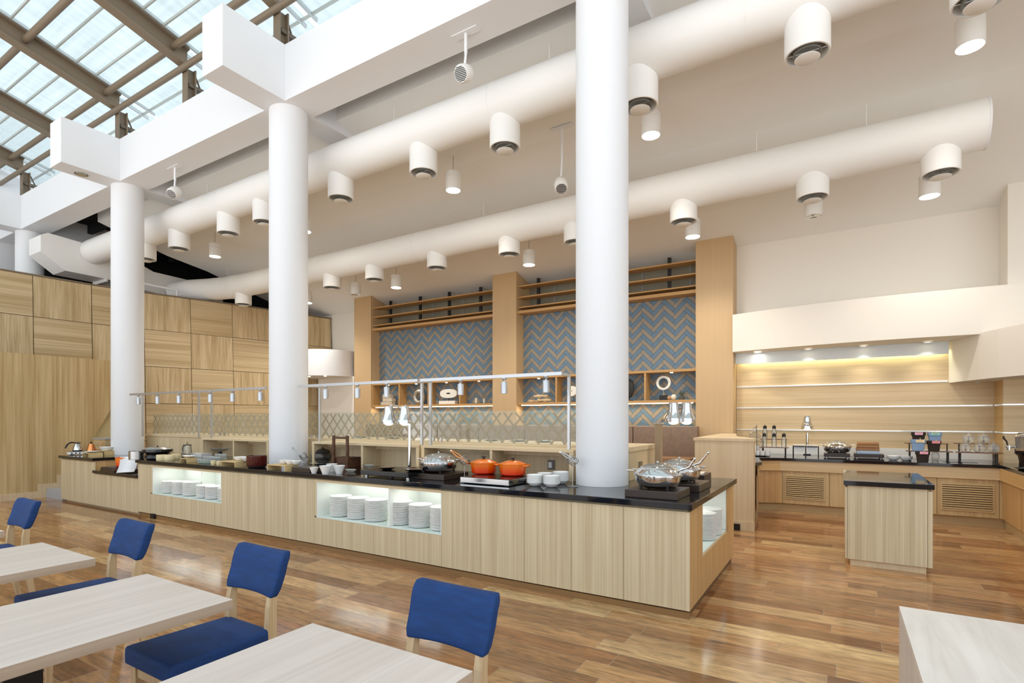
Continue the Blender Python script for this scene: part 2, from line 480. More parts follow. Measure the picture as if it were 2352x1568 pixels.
for (x0, y0), (x1, y1) in zip(PW, PW[1:]):
    L_ = leanx
    b.hexa([(x0 + L_ - 0.12, y0, 0.0), (x0 + L_ - 0.05, y0, 0.0), (x1 + L_ - 0.05, y1, 0.0), (x1 + L_ - 0.12, y1, 0.0),
            (x0 - 0.12, y0, ztop), (x0 - 0.05, y0, ztop), (x1 - 0.05, y1, ztop), (x1 - 0.12, y1, ztop)])
pw = struct('wall_panelled', b, mat('seam_brown', '#7C6440', 0.8))
g = 0.006
for i, ((x0, y0), (x1, y1)) in enumerate(zip(PW, PW[1:])):
    for j in range(5):
        za, zb = rows[j + 1] + g, rows[j] - g
        la, lb = leanx * (1 - za / ztop), leanx * (1 - zb / ztop)
        f0, f1 = 0.008, 0.992
        xa, ya = x0 + (x1 - x0) * f0, y0 + (y1 - y0) * f0; xb, yb = x0 + (x1 - x0) * f1, y0 + (y1 - y0) * f1
        q = MB().hexa([(xa + la - 0.04, ya, za), (xa + la, ya, za), (xb + la, yb, za), (xb + la - 0.04, yb, za),
                       (xa + lb - 0.04, ya, zb), (xa + lb, ya, zb), (xb + lb, yb, zb), (xb + lb - 0.04, yb, zb)])
        q.build('wall_panel', M_wh if (i + j) % 2 == 1 else M_wv, pw)
b = MB()
for (x0, y0), (x1, y1) in zip(PW, PW[1:]):
    b.hexa([(x0 - 0.14, y0, ztop), (x0 + 0.02, y0, ztop), (x1 + 0.02, y1, ztop), (x1 - 0.14, y1, ztop),
            (x0 - 0.14, y0, ztop + 0.03), (x0 + 0.02, y0, ztop + 0.03), (x1 + 0.02, y1, ztop + 0.03), (x1 - 0.14, y1, ztop + 0.03)])
b.build('cap_strip', M_steelbr, pw)
# white handrail above that wall
rl = thing('handrail', 'short white horizontal rail above the oak panel wall', 'rail', (-15.3, 7.2, 4.75))
p0 = Vector((-15.1, 6.7, 5.0)); p1 = Vector((-14.85, 7.55, 4.93))
MB().tube([p0 - Vector((-15.3, 7.2, 4.75)), p1 - Vector((-15.3, 7.2, 4.75))], 0.03).build('rail', M_white, rl, smooth=40)
q_ = p1 - Vector((-15.3, 7.2, 4.75))
MB().tube([(q_.x, q_.y - 0.08, q_.z), (q_.x, q_.y - 0.08, 0.0)], 0.02).build('post', M_white, rl)

# half round white canopy and pier beside the pilaster
b = MB(); b.cyl((-12.95, 10.75), 0.87, 2.78, 3.52, 48)
cn = tag(b.build('round_canopy', M_white, smooth=40), 'round white drum canopy hanging beside the leftmost oak pilaster', 'canopy')
for k in (-0.55, 0.0, 0.5):
    MB().cyl((-12.95 + k, 10.1 + abs(k) * 0.3), 0.035, 2.768, 2.779, 12).build('spot_lamp', M_led, cn)
MB().box(-13.55, -12.0, 10.9, 11.55, 0, 2.8).build('pier', M_cream)['kind'] = 'structure'
bpy.data.objects['pier'].name = 'wall_pier'

# ---- pilasters
PILX = [(-11.97, -11.30), (-7.19, -6.52), (-2.42, -1.735)]
for i, (a, c) in enumerate(PILX):
    y1_ = 11.54 if i < 2 else 11.298
    zc = lambda y: 5.68 + (4.85 - 5.68) * (y - 8.40) / (11.62 - 8.40) - 0.002
    b = MB(); b.hexa([(a, 10.88, 0.421 if i < 2 else 0.0), (c, 10.88, 0.421 if i < 2 else 0.0), (c, y1_, 0.421 if i < 2 else 0.0), (a, y1_, 0.421 if i < 2 else 0.0), (a, 10.88, zc(10.88)), (c, 10.88, zc(10.88)), (c, y1_, zc(y1_)), (a, y1_, zc(y1_))])
    tag(b.build('pilaster', M_pil), ['floor to ceiling oak pilaster left of the blue herringbone wall', 'middle oak pilaster between the two herringbone bays',
        'rightmost oak pilaster where the herringbone wall ends and the kitchen begins'][i], 'pilaster')

# ---- herringbone tiling
def clip(poly, x0, x1, z0, z1):
    def cut(p, f, inter):
        out = []
        for i in range(len(p)):
            a, b_ = p[i - 1], p[i]
            if f(a) != f(b_): out.append(inter(a, b_))
            if f(b_): out.append(b_)
        return out
    def ix(v, k):
        def g_(a, b_):
            t = (v - a[k]) / (b_[k] - a[k]); return (a[0] + (b_[0] - a[0]) * t, a[1] + (b_[1] - a[1]) * t)
        return g_
    for f, g_ in ((lambda p: p[0] >= x0, ix(x0, 0)), (lambda p: p[0] <= x1, ix(x1, 0)), (lambda p: p[1] >= z0, ix(z0, 1)), (lambda p: p[1] <= z1, ix(z1, 1))):
        poly = cut(poly, f, g_)
        if len(poly) < 3: return []
    return poly
def herring(mb, x0, x1, z0, z1, Y, L=0.32, W=0.08, gap=0.0022, depth=0.008):
    s = math.sqrt(0.5)
    def rot(x, y): return (x0 + (x - y) * s, z0 + (x + y) * s)
    nk = int((x1 - x0) / (math.sqrt(2) * L)) + 3; ni = int((z1 - z0) / (math.sqrt(2) * W)) + 8
    for k in range(-2, nk):
        for i in range(-6, ni):
            ox, oy = i * W + k * L, i * W - k * L
            for (ax, ay, bx, by) in ((ox, oy, ox + L, oy + W), (ox + L, oy + W - L, ox + L + W, oy + W)):
                p = [rot(ax + gap, ay + gap), rot(bx - gap, ay + gap), rot(bx - gap, by - gap), rot(ax + gap, by - gap)]
                p = clip(p, x0, x1, z0, z1)
                if not p: continue
                q = [p[0]]
                for t in p[1:]:
                    if abs(t[0] - q[-1][0]) + abs(t[1] - q[-1][1]) > 1e-5: q.append(t)
                if len(q) > 3 and abs(q[0][0] - q[-1][0]) + abs(q[0][1] - q[-1][1]) < 1e-5: q.pop()
                if len(q) < 3: continue
                mb.use(i % 2)
                mb.prism(q, Y - depth, Y, 'y')
HY0 = 11.22
for i, (a, c) in enumerate([(-11.30, -7.19), (-6.52, -2.42)]):
    b = MB(); herring(b, a, c, 1.0, 4.045, HY0)
    b.use(2).box(a, c, HY0, HY0 + 0.05, 0.43, 4.045)
    tag(b.build('tiled_panel', [M_tblue, M_tbeige, M_grout]), ['herringbone panel of blue and taupe tiles between the left and middle pilasters',
        'herringbone panel of blue and taupe tiles between the middle and right pilasters'][i], 'tile wall')
    # louvred shelving above
    t = thing('louvred_shelf', ['open oak boards on black uprights above the left herringbone panel', 'open oak boards on black uprights above the right herringbone panel'][i], 'shelf', (a, 10.93, 4.05))
    w_ = c - a
    MB().box(0.002, w_ - 0.002, 0, 0.34, 0.0, 0.065).build('bottom_rail', M_shelf, t)
    for z in (0.13, 0.37, 0.63):
        MB().box(0.002, w_ - 0.002, 0.02, 0.30, z, z + 0.028).build('board', M_shelf, t)
    for k in range(4):
        x = 0.35 + k * (w_ - 0.1) / 4 + (0.1 if k else 0)
        MB().box(x, x + 0.07, 0.31, 0.36, 0.066, 0.98 - 0.12).build('upright', M_blackp, t)
        MB().box(x + 0.42, x + 0.445, 0.42, 0.445, 0.07, 0.72).build('conduit', M_grid, t)
    # cubby shelf
    t = thing('display_shelf', ['lit oak cubby shelf holding ornaments on the left herringbone panel', 'lit oak cubby shelf holding ornaments on the right herringbone panel'][i], 'shelf', (a, 10.92, 1.89))
    MB().box(0.002, w_ - 0.002, 0, 0.29, 0.62, 0.67).build('top_board', M_shelf, t)
    MB().box(0.002, w_ - 0.002, 0, 0.29, 0.0, 0.055).build('bottom_board', M_shelf, t)
    for k in range(1, 4):
        x = k * w_ / 4
        MB().box(x - 0.02, x + 0.02, 0.004, 0.29, 0.056, 0.619).build('divider', M_shelf, t)
    if i == 0: MB().box(0.002, 0.04, 0.004, 0.29, 0.056, 0.619).build('divider', M_shelf, t)
    for k in range(2):
        MB().box(0.08 + k * w_ / 2, w_ / 2 - 0.08 + k * w_ / 2, 0.06, 0.10, -0.016, -0.001).build('light_strip', M_led, t)
    for k in range(4):
        x = (k + 0.5) * w_ / 4
        MB().cyl((x, 0.12), 0.03, 0.607, 0.619, 10).build('puck_light', M_led, t)
        s_ = spot('puck_light_glow', (x, 0.12, 0.6), 2.2, WARM, 120, 1.0, 0.03, t)
    area('strip_glow', (w_ / 2, 0.08, -0.03), (math.radians(-12), 0, 0), w_ - 0.2, 0.05, 11, (1, 0.84, 0.6), t)

# raised seating floor, sofa
struct('trim_3', MB().box(-13.3, -1.95, 6.5, 11.2, 0.0, 0.42), mat('platform', '#8F7250', 0.4))
sf = thing('banquette_sofa', 'long brown leather banquette with a high back under the herringbone wall', 'sofa', (-7.0, 10.5, 0.42))
x0 = -11.25 + 7.0
xe = -2.33 + 7.0
for k in range(7):
    a = x0 + k * (xe - x0) / 7; c = x0 + (k + 1) * (xe - x0) / 7
    MB().box(a + 0.004, c - 0.004, 0.12, 0.32, 0.33, 1.0, 0.03).build('back_cushion', M_sofa, sf, smooth=40)
    MB().box(a + 0.004, c - 0.004, -0.45, 0.11, 0.22, 0.42, 0.03).build('seat_cushion', mat('tan_seat', '#8A6546', 0.6), sf, smooth=40)
MB().box(x0, xe, -0.4, 0.3, 0.0, 0.21).build('base', M_shelf, sf)

# ---- low partition beside the kitchen
b = MB(); poly = [(-1.82, 8.12), (-1.03, 8.12), (-1.03, 8.30), (-1.42, 9.3), (-1.66, 10.86), (-1.93, 10.86)]
pt = thing('low_partition', 'chest-high pale oak partition wall between seating and kitchen', 'partition', (-1.4, 8.12, 0))
lp = [(x + 1.4, y - 8.12) for x, y in poly]
MB().prism(lp, 0.0, 1.245).build('body', M_part, pt)
MB().prism([(x * 1.015 + (0.01 if x > 0 else -0.01), y * 1.0 - 0.012 if y < 0.5 else y) for x, y in lp], 1.246, 1.285).build('cap', M_part, pt)
MB().box(-0.43, 0.385, -0.02, -0.001, 0.0, 0.13).build('skirting', M_part, pt)

# ---- kitchen soffits
def strip(name, pts, z0, z1, m, th=0.12, top=None):
    """wall strip following plan points; thickness to the +Y side"""
    b = MB()
    for (xa, ya), (xb, yb) in zip(pts, pts[1:]):
        b.hexa([(xa, ya, z0), (xb, yb, z0), (xb, yb + th, z0), (xa, ya + th, z0), (xa, ya, z1), (xb, yb, z1), (xb, yb + th, z1), (xa, ya + th, z1)])
    bmesh.ops.remove_doubles(b.bm, verts=list(b.bm.verts), dist=0.0005)
    return b
arc = []
for k in range(15):
    f = k / 14; x = -1.73 + f * 5.0
    y = 10.80 - 0.40 * math.sin(PI * min(1, f * 0.85) ** 0.9) if f < 0.6 else 10.80 - 0.40 * math.sin(PI * min(1, f * 0.85) ** 0.9)
    arc.append((x, y))
b = MB()
for (xa, ya), (xb, yb) in zip(arc, arc[1:]):
    b.hexa([(xa, ya, 2.82), (xb, yb, 2.82), (xb, 11.29, 2.82), (xa, 11.29, 2.82), (xa, ya, 3.52), (xb, yb, 3.52), (xb, 11.29, 3.52), (xa, 11.29, 3.52)])
so = struct('trim_4', b, M_cream)
b = MB(); b.box(-1.73, 1.50, 11.12, 11.16, 2.62, 2.819)
struct('trim_5', b, mat('pale_blue_board', '#E2EBEF', 0.5))
# second, lower soffit that comes towards the camera
lowp = [(1.50, 11.29), (1.62, 10.9), (1.76, 10.47), (1.92, 10.1), (2.13, 9.72), (2.4, 9.3), (2.8, 8.9), (3.6, 8.5), (4.6, 8.4), (4.6, 11.29)]
b = MB(); b.prism(lowp, 2.15, 2.84)
struct('trim_6', b, M_cream)
for k, (u, v) in enumerate([(1740, 812), (1856, 802), (1984, 791), (2131, 779)]):
    p = onY(u, 10.98)
    t = thing('soffit_downlight', 'small round downlight in the white soffit over the kitchen counter, %s' % ['leftmost', 'second from the left', 'third from the left', 'rightmost of the row'][k], 'downlight', (p.x, p.y, 2.80))
    MB().lathe([(0.0, 0.008), (0.045, 0.008)], seg=16).build('lamp', M_lamp if k == 0 else M_led, t)
    MB().lathe([(0.045, 0.008), (0.065, 0.0), (0.065, 0.018)], seg=16).build('rim', M_white, t)
    spot('soffit_downlight_glow', (0, 0, -0.02), 12, WARM, 100, 1.0, 0.04, t)
p = onZ(2247, 877, 2.15)
t = thing('soffit_downlight', 'single round downlight under the lower projecting white soffit', 'downlight', (p.x, p.y + 0.1, 2.135))
MB().lathe([(0.0, 0.006), (0.045, 0.006)], seg=16).build('lamp', M_led, t)
MB().lathe([(0.045, 0.006), (0.065, 0.0), (0.065, 0.014)], seg=16).build('rim', M_white, t)
spot('soffit_downlight_glow', (0, 0, -0.02), 12, WARM, 130, 1.0, 0.04, t)
# oak cladding of the kitchen wall
b = MB(); b.box(-1.73, KX - 0.0, 11.24, 11.295, 1.0, 2.85)
kw = struct('wall_kitchen', b, M_kwall)
b = MB()
b.box(2.08, 2.139, 10.75, 11.24, 0.9, 2.2)
struct('wall_kitchen_side', b, M_kside)
b = MB(); b.box(2.08, 4.8, 10.69, 10.749, 0.9, 2.2)
struct('wall_kitchen_return', b, M_kwall)
for k, z in enumerate((2.17, 1.765, 1.345)):
    x1 = 1.50 if k == 0 else KX - 0.061
    b = MB(); b.box(-1.73, x1, 11.228, 11.239, z, z + 0.022)
    if k: b.box(2.068, 2.079, 10.68, 11.22, z, z + 0.022)
    if k: b.box(2.08, 4.8, 10.678, 10.689, z, z + 0.022)
    struct('trim_%d' % (7 + k), b, mat('steel_strip', '#E6E6E2', 0.25, 0.7))
struct('trim_10', MB().box(-1.73, KX - 0.07, 11.21, 11.238, 0.906, 1.06), mat('white_splashback', '#F0EEE8', 0.3))
area('cove_glow', (-0.1, 11.20, 2.70), (math.radians(10), 0, 0), 3.1, 0.04, 6, (0.98, 1.0, 0.68), so)

# ================================================================== SKYLIGHT
RS = 0.25                                     # roof pitch
def rz(y): return 7.62 + RS * (5.0 - y)       # underside of the rafters
RX = [-4.65, -7.12, -9.65, -12.13, -14.62, -17.1]
YE = -3.2
def rafter_mb():
    """I section along the slope, local x = 0"""
    b = MB()
    for (w_, za, zb) in ((0.09, 0.0, 0.03), (0.012, 0.03, 0.29), (0.09, 0.29, 0.32)):
        y0, y1 = 5.02, YE
        b.hexa([(-w_, y1, rz(y1) + za), (w_, y1, rz(y1) + za), (w_, y0, rz(y0) + za), (-w_, y0, rz(y0) + za),
                (-w_, y1, rz(y1) + zb), (w_, y1, rz(y1) + zb), (w_, y0, rz(y0) + zb), (-w_, y0, rz(y0) + zb)])
    return b
nm = ['nearest the camera', 'second nearest', 'third nearest', 'fourth nearest', 'fifth nearest', 'farthest, by the left wall']
for i, x in enumerate(RX):
    t = thing('skylight_rafter', 'brown steel rafter under the skylight, %s' % nm[i], 'rafter', (x, 0, 0))
    rafter_mb().build('beam', M_steelbr, t)
    b = MB()
    b.box(-0.075, 0.075, 4.98, 5.0, 6.90, 7.62); b.box(-0.075, 0.075, 5.12, 5.14, 6.90, 7.62); b.box(-0.008, 0.008, 5.0, 5.12, 6.9, 7.62)
    b.build('post', M_steelbr, t)
    b = MB(); b.box(-0.06, 0.06, 5.30, 5.36, 6.96, 7.3); b.box(-0.06, 0.06, 5.02, 5.36, 7.30, 7.36)
    b.tube([(0, 5.14, 7.6), (0, 5.25, 7.36)], 0.015); b.tube([(0, 5.14, 7.05), (0, 5.3, 7.28)], 0.012)
    b.build('bracket', M_steelbr2, t)
PY = [4.78, 3.58, 2.36, 1.14, -0.08, -1.3, -2.5]
for k, y in enumerate([5.0 - 0.05] + PY):
    if k == 0:
        b = MB().tube([(-18.35, 4.93, 7.57), (8.8, 4.93, 7.57)], 0.05, 12)
        tag(b.build('eaves_pipe', M_steelbr, smooth=40), 'long brown pipe running along the foot of the skylight rafters', 'pipe')
        continue
    b = MB()
    b.tube([(-18.35, y, rz(y) + 0.17), (8.8, y, rz(y) + 0.17)], 0.055, 12)
    tag(b.build('purlin_pipe', M_steelbr, smooth=40), 'brown pipe purlin crossing the rafters, %s row up from the eaves' % ['first', 'second', 'third', 'fourth', 'fifth', 'sixth', 'seventh'][k - 1], 'pipe')
def skin():
    m = bpy.data.materials.new('skylight_film'); m.use_nodes = True
    n = m.node_tree.nodes; l = m.node_tree.links
    for x in list(n):
        if x.type != 'OUTPUT_MATERIAL': n.remove(x)
    out = [x for x in n if x.type == 'OUTPUT_MATERIAL'][0]
    tr = n.new('ShaderNodeBsdfTransparent'); tr.inputs[0].default_value = (0.85, 0.89, 0.90, 1)
    tl = n.new('ShaderNodeBsdfTranslucent'); tl.inputs[0].default_value = (0.68, 0.73, 0.72, 1)
    t = n.new('ShaderNodeTexCoord'); mp = n.new('ShaderNodeMapping'); mp.inputs['Scale'].default_value = (7, 0.8, 0.8)
    z = n.new('ShaderNodeTexNoise'); z.inputs['Scale'].default_value = 1.2; z.inputs['Detail'].default_value = 5
    mp2 = n.new('ShaderNodeMapping'); mp2.inputs['Scale'].default_value = (0.5, 9, 0.8)
    z2 = n.new('ShaderNodeTexNoise'); z2.inputs['Scale'].default_value = 1.2; z2.inputs['Detail'].default_value = 4
    l.new(t.outputs['Object'], mp.inputs[0]); l.new(mp.outputs[0], z.inputs['Vector'])
    l.new(t.outputs['Object'], mp2.inputs[0]); l.new(mp2.outputs[0], z2.inputs['Vector'])
    ad = n.new('ShaderNodeMath'); ad.operation = 'ADD'; l.new(z.outputs['Fac'], ad.inputs[0]); l.new(z2.outputs['Fac'], ad.inputs[1])
    mr = n.new('ShaderNodeMapRange'); mr.inputs['From Min'].default_value = 0.7; mr.inputs['From Max'].default_value = 1.3
    mr.inputs['To Min'].default_value = 0.2; mr.inputs['To Max'].default_value = 0.85
    l.new(ad.outputs[0], mr.inputs['Value'])
    mx = n.new('ShaderNodeMixShader'); l.new(mr.outputs[0], mx.inputs[0]); l.new(tr.outputs[0], mx.inputs[1]); l.new(tl.outputs[0], mx.inputs[2])
    l.new(mx.outputs[0], out.inputs['Surface']); return m
M_skin = skin()
M_mull = mat('grey_mullion', '#B7BBB6', 0.5)
rid = thing('skylight_glazing', 'translucent white skylight glazing above the brown rafters', 'skylight', (0, 0, 0))
rid['kind'] = 'structure'
rid.name = 'window_1'
for i in range(len(RX)):
    x0 = RX[i] - 0.0; x1 = RX[i + 1] if i + 1 < len(RX) else -18.4
    b = MB()
    b.hexa([(x1 + 0.05, YE, rz(YE) + 0.36), (x0 - 0.05, YE, rz(YE) + 0.36), (x0 - 0.05, 5.7, rz(5.7) + 0.36), (x1 + 0.05, 5.7, rz(5.7) + 0.36),
            (x1 + 0.05, YE, rz(YE) + 0.37), (x0 - 0.05, YE, rz(YE) + 0.37), (x0 - 0.05, 5.7, rz(5.7) + 0.37), (x1 + 0.05, 5.7, rz(5.7) + 0.37)])
    b.build('pane', M_skin, rid)
b = MB()
b.hexa([(-4.6, YE, rz(YE) + 0.36), (8.9, YE, rz(YE) + 0.36), (8.9, 5.7, rz(5.7) + 0.36), (-4.6, 5.7, rz(5.7) + 0.36),
        (-4.6, YE, rz(YE) + 0.37), (8.9, YE, rz(YE) + 0.37), (8.9, 5.7, rz(5.7) + 0.37), (-4.6, 5.7, rz(5.7) + 0.37)])
b.build('pane', M_skin, rid)
for k in range(27):
    y = 5.5 - k * 0.305
    if y < YE: break
    MB().box(-18.4, 8.9, y - 0.012, y + 0.012, rz(y) + 0.31, rz(y) + 0.355).build('mullion', M_mull, rid)
for x in RX:
    for sx_ in (-0.13, 0.13):
        b = MB(); x_ = x + sx_
        b.hexa([(x_ - 0.022, YE, rz(YE) + 0.30), (x_ + 0.022, YE, rz(YE) + 0.30), (x_ + 0.022, 5.6, rz(5.6) + 0.30), (x_ - 0.022, 5.6, rz(5.6) + 0.30),
                (x_ - 0.022, YE, rz(YE) + 0.35), (x_ + 0.022, YE, rz(YE) + 0.35), (x_ + 0.022, 5.6, rz(5.6) + 0.35), (x_ - 0.022, 5.6, rz(5.6) + 0.35)])
        b.build('glazing_bar', mat('silver_bar', '#C7CBCB', 0.3, 0.6), rid)

# ================================================================== DUCTS
D1 = (5.95, 5.67); D2 = (8.40, 5.07); DR = 0.29
d1 = thing('air_duct', 'large white round air duct running behind the columns, the higher and nearer one', 'duct', (0, D1[0], D1[1]))
b = MB().tube([(-15.69, 0, 0), (6.5, 0, 0)], DR, 48); b.build('duct', M_duct, d1, smooth=40)
d2 = thing('air_duct', 'large white round air duct farther back, ending with a flat cap at the right', 'duct', (0, D2[0], D2[1]))
xend = onY(2262, D2[0]).x
MB().tube([(-15.69, -0.55, -0.02), (-15.2, -0.42, 0.0), (-14.6, -0.2, 0), (-13.9, -0.03, 0), (-13.2, 0, 0), (xend, 0, 0)], DR, 48).build('duct', M_duct, d2, smooth=40)
b = MB().tube([(xend - 0.001, 0, 0), (xend + 0.02, 0, 0)], DR + 0.003, 48); b.build('end_cap', M_white, d2, smooth=40)
for k in range(4): 
    x = -13.9 + k * 0.09
    MB().tube([(x, -0.03 + 0.002 * k, 0), (x + 0.02, -0.03 + 0.002 * k, 0)], DR + 0.008, 48).build('collar', M_duct, d2, smooth=40)
for k in range(7):
    x = -13.0 + k * 3.05
    MB().tube([(x, 0, 0), (x + 0.012, 0, 0)], DR + 0.003, 48).build('seam', M_duct, d1, smooth=40)
    if x < xend: MB().tube([(x - 0.4, 0, 0), (x - 0.388, 0, 0)], DR + 0.003, 48).build('seam', M_duct, d2, smooth=40)
def ceilz(y):
    P = prof
    for (a, za), (c, zc) in zip(P, P[1:]):
        if a <= y <= c: return za + (zc - za) * (y - a) / (c - a)
    return P[0][1]
for (root, (Y, Z), us) in ((d1, D1, (1262, 905, 640, 476, 1825)), (d2, D2, (1990, 1738, 1111, 905, 522, 1290))):
    for u in us:
        x = onY(u, Y).x
        MB().tube([(x, 0, DR - 0.02), (x, 0, ceilz(Y) - Z + 0.01)], 0.005, 6).build('hanger_rod', M_duct, root)
# spouts
def spout(depth):
    """local origin at the centre of the lower rim, which is at z=0"""
    t = thing('air_diffuser', '', 'air diffuser')
    r = 0.2
    # top edge follows the duct
    n = 48; b = MB()
    def ring(rr, zf): return [b.bm.verts.new((rr * math.cos(2 * PI * i / n), rr * math.sin(2 * PI * i / n), zf(rr * math.sin(2 * PI * i / n)))) for i in range(n)]
    top = lambda y: depth - math.sqrt(max(0, DR * DR - y * y)) + 0.01
    R = [ring(r, top), ring(r, lambda y: 0.01), ring(r - 0.005, lambda y: 0), ring(r - 0.02, lambda y: 0.0), ring(r - 0.022, lambda y: 0.02), ring(r - 0.03, lambda y: 0.10)]
    fs = []
    for A, B in zip(R, R[1:]):
        for i in range(n): fs.append(b.bm.faces.new((A[i], A[(i + 1) % n], B[(i + 1) % n], B[i])))
    b.build('sleeve', M_duct, t, smooth=40)
    MB().lathe([(0.169, 0.10), (0.12, 0.10), (0.125, 0.012), (0.12, 0.008), (0.10, 0.03), (0.0, 0.035)], seg=32).build('cone', M_grid, t, smooth=40)
    MB().lathe([(0.0, -0.042), (0.104, -0.042), (0.112, -0.036), (0.105, -0.03), (0.0, -0.028)], seg=32).build('disc', M_duct, t, smooth=40)
    MB().tube([(0, 0, -0.028), (0, 0, 0.035)], 0.006, 6).tube([(-0.19, 0, 0.03), (0.19, 0, 0.03)], 0.003, 6).build('spindle', M_steel, t)
    return t
ordn = ['first', 'second', 'third', 'fourth', 'fifth', 'sixth', 'seventh', 'eighth', 'ninth', 'tenth']
S1z = 5.09; S2z = 4.57
s1 = spout(D1[1] - S1z); s2 = spout(D2[1] - S2z)
us1 = [2250, 1854, 1470, 1160, 973, 783, 608, 525, 412, 335]
us2 = [2160, 1866, 1570, 1322, 1170, 1004, 861, 763, 559]
for i, u in enumerate(us1):
    loc = (onY(u, D1[0]).x, D1[0], S1z); lab = 'white cylindrical air diffuser under the nearer higher duct, %s from the right' % ordn[i]
    if i == 0: s1.location = loc; s1['label'] = lab; s1['group'] = 'air diffusers under the nearer duct'
    else: dup(s1, loc, lab)
for i, u in enumerate(us2):
    loc = (onY(u, D2[0]).x, D2[0], S2z); lab = 'white cylindrical air diffuser under the farther lower duct, %s from the right' % ordn[i]
    if i == 0: s2.location = loc; s2['label'] = lab; s2['group'] = 'air diffusers under the farther duct'
    else: dup(s2, loc, lab)
# rectangular trunk linking both ducts
b = MB(); b.prism([(4.92, 5.42), (5.38, 5.08), (6.2, 5.07), (7.2, 4.95), (9.2, 4.9), (9.2, 5.45), (7.3, 5.5), (6.6, 5.78), (5.05, 5.88), (4.92, 5.8)], -16.4, -15.7, 'x')
b.box(-16.42, -15.68, 6.2, 6.24, 5.0, 5.09)
tag(b.build('duct_trunk', M_duct), 'angular white rectangular duct feeding both round ducts above the oak panel wall', 'duct')

# ================================================================== PENDANT CANS
R1 = (7.10, 5.34); R2 = (9.5, 4.68)
def can(lit, rod):
    t = thing('pendant_downlight', '', 'pendant light')
    r, h = 0.125, 0.29
    MB().lathe([(0, h), (r, h), (r, h * 0.74), (r - 0.006, h * 0.74 - 0.004), (r - 0.006, h * 0.74 - 0.012), (r, h * 0.74 - 0.016), (r, 0.0), (r - 0.008, 0.0), (r - 0.012, 0.03), (0.08, 0.05)], seg=32).build('housing', M_duct, t, smooth=35)
    MB().lathe([(r - 0.012, 0.012), (0.075, 0.035), (0, 0.036)], seg=24).build('lamp', M_lamp if lit else M_lampoff, t, smooth=40)
    if not lit:
        MB().ball((0, 0, 0.03), 0.03).build('bulb', M_chrome, t, smooth=60)
    MB().tube([(0, 0, h), (0, 0, h + rod)], 0.006, 6).build('stem', M_steel, t)
    return t
def place_cans(Y, Z, us, off, tmpl_lit, tmpl_off, what):
    first = {True: None, False: None}
    for i, u in enumerate(us):
        lit = i not in off
        key = lit
        loc = (onY(u, Y).x, Y, Z)
        lab = '%s white cylinder pendant light hanging %s, %s from the right' % ('lit' if lit else 'unlit', what, ordn[i])
        src = tmpl_lit if lit else tmpl_off
        if not src.get('used_'): c = src; c['used_'] = 1; c.location = loc; c['label'] = lab
        else: c = dup(src, loc, lab)
        c['group'] = 'pendant lights ' + what
        if lit: spot('pendant_glow', (0, 0, -0.03), 60, WARM, 140, 0.9, 0.08, c)
a_lit, a_off = can(True, ceilz(R1[0]) - R1[1] - 0.29), None
place_cans(R1[0], R1[1], [2228, 1495, 1041, 700, 494], [], a_lit, a_off, 'between the two ducts')
b_lit, b_off = can(True, ceilz(R2[0]) - R2[1] - 0.29), can(False, ceilz(R2[0]) - R2[1] - 0.29)
place_cans(R2[0], R2[1], [2135, 1868, 1591, 1215, 910, 817, 706], [1, 5], b_lit, b_off, 'beyond the farther duct')
for o in C.objects:
    if 'used_' in o: del o['used_']

# ================================================================== HANGING SPEAKERS
def speaker(name_label, px, topz, Y, drop, aim, size=0.1, plate=True):
    x = onY(px, Y).x if not isinstance(px, tuple) else px[0]
    t = thing('hanging_speaker', name_label, 'speaker', (x, Y, topz))
    if plate: MB().box(-0.18, 0.18, -0.05, 0.05, -0.012, -0.001).build('ceiling_plate', M_white, t)
    MB().tube([(0, 0, -0.012), (0, 0, -drop * 0.6)], 0.02, 10).tube([(0, 0, -drop * 0.6), (-0.02, 0, -drop)], 0.015, 10).build('arm', M_white, t, smooth=40)
    h = MB(); d = Vector(aim).normalized(); q = d.to_track_quat('Z', 'Y').to_matrix().to_4x4()
    off = Vector((-0.02, 0, -drop - 0.05))
    h.lathe([(0, -0.12), (0.05, -0.12), (0.085, -0.09), (0.1, -0.02), (0.1, 0.07), (0.085, 0.1), (0, 0.1)], seg=28, mtx=Matrix.Translation(off) @ q)
    h.build('housing', M_duct, t, smooth=50)
    gR = MB()
    for k in range(9):
        yy = -0.068 + k * 0.017; hw = math.sqrt(max(0.0001, 0.078 ** 2 - yy * yy))
        m_ = MB().box(-hw, hw, yy - 0.0045, yy + 0.0045, 0.098, 0.104)
        gR.merge(m_, Matrix.Translation(off) @ q)
    gR.build('grille', M_blackp, t)
    return t
speaker('white cylindrical speaker hanging under the beam between the two nearest columns', 1070, 6.10, 5.12, 0.42, (0.08, -1.1, -0.7))
speaker('white cylindrical speaker hanging under the beam between the two left columns', 402, 6.10, 5.12, 0.40, (0.37, -0.78, -0.75))
Ys = 7.2
speaker('white cylindrical speaker on a long rod below the ceiling, left of the nearest column', 1291, ceilz(Ys), Ys, 0.80, (0.35, -0.55, -0.9))

# ================================================================== BUFFET
FY = 4.285            # face of the cabinet doors
WT, WB = 0.905, 0.855 # worktop top and underside
XL, XR = onY(310, 4.25).x, -0.97
bw = thing('buffet_worktop', 'long black granite worktop of the main buffet counter', 'worktop', (XL, 4.25, WB))
L_ = XR - XL
cols_in = [(-7.0, CY, 0.27), (-2.05, CY, 0.262)]
MB().box(0, L_, 0, 2.08, 0, WT - WB, 0.004).build('slab', M_granite, bw)

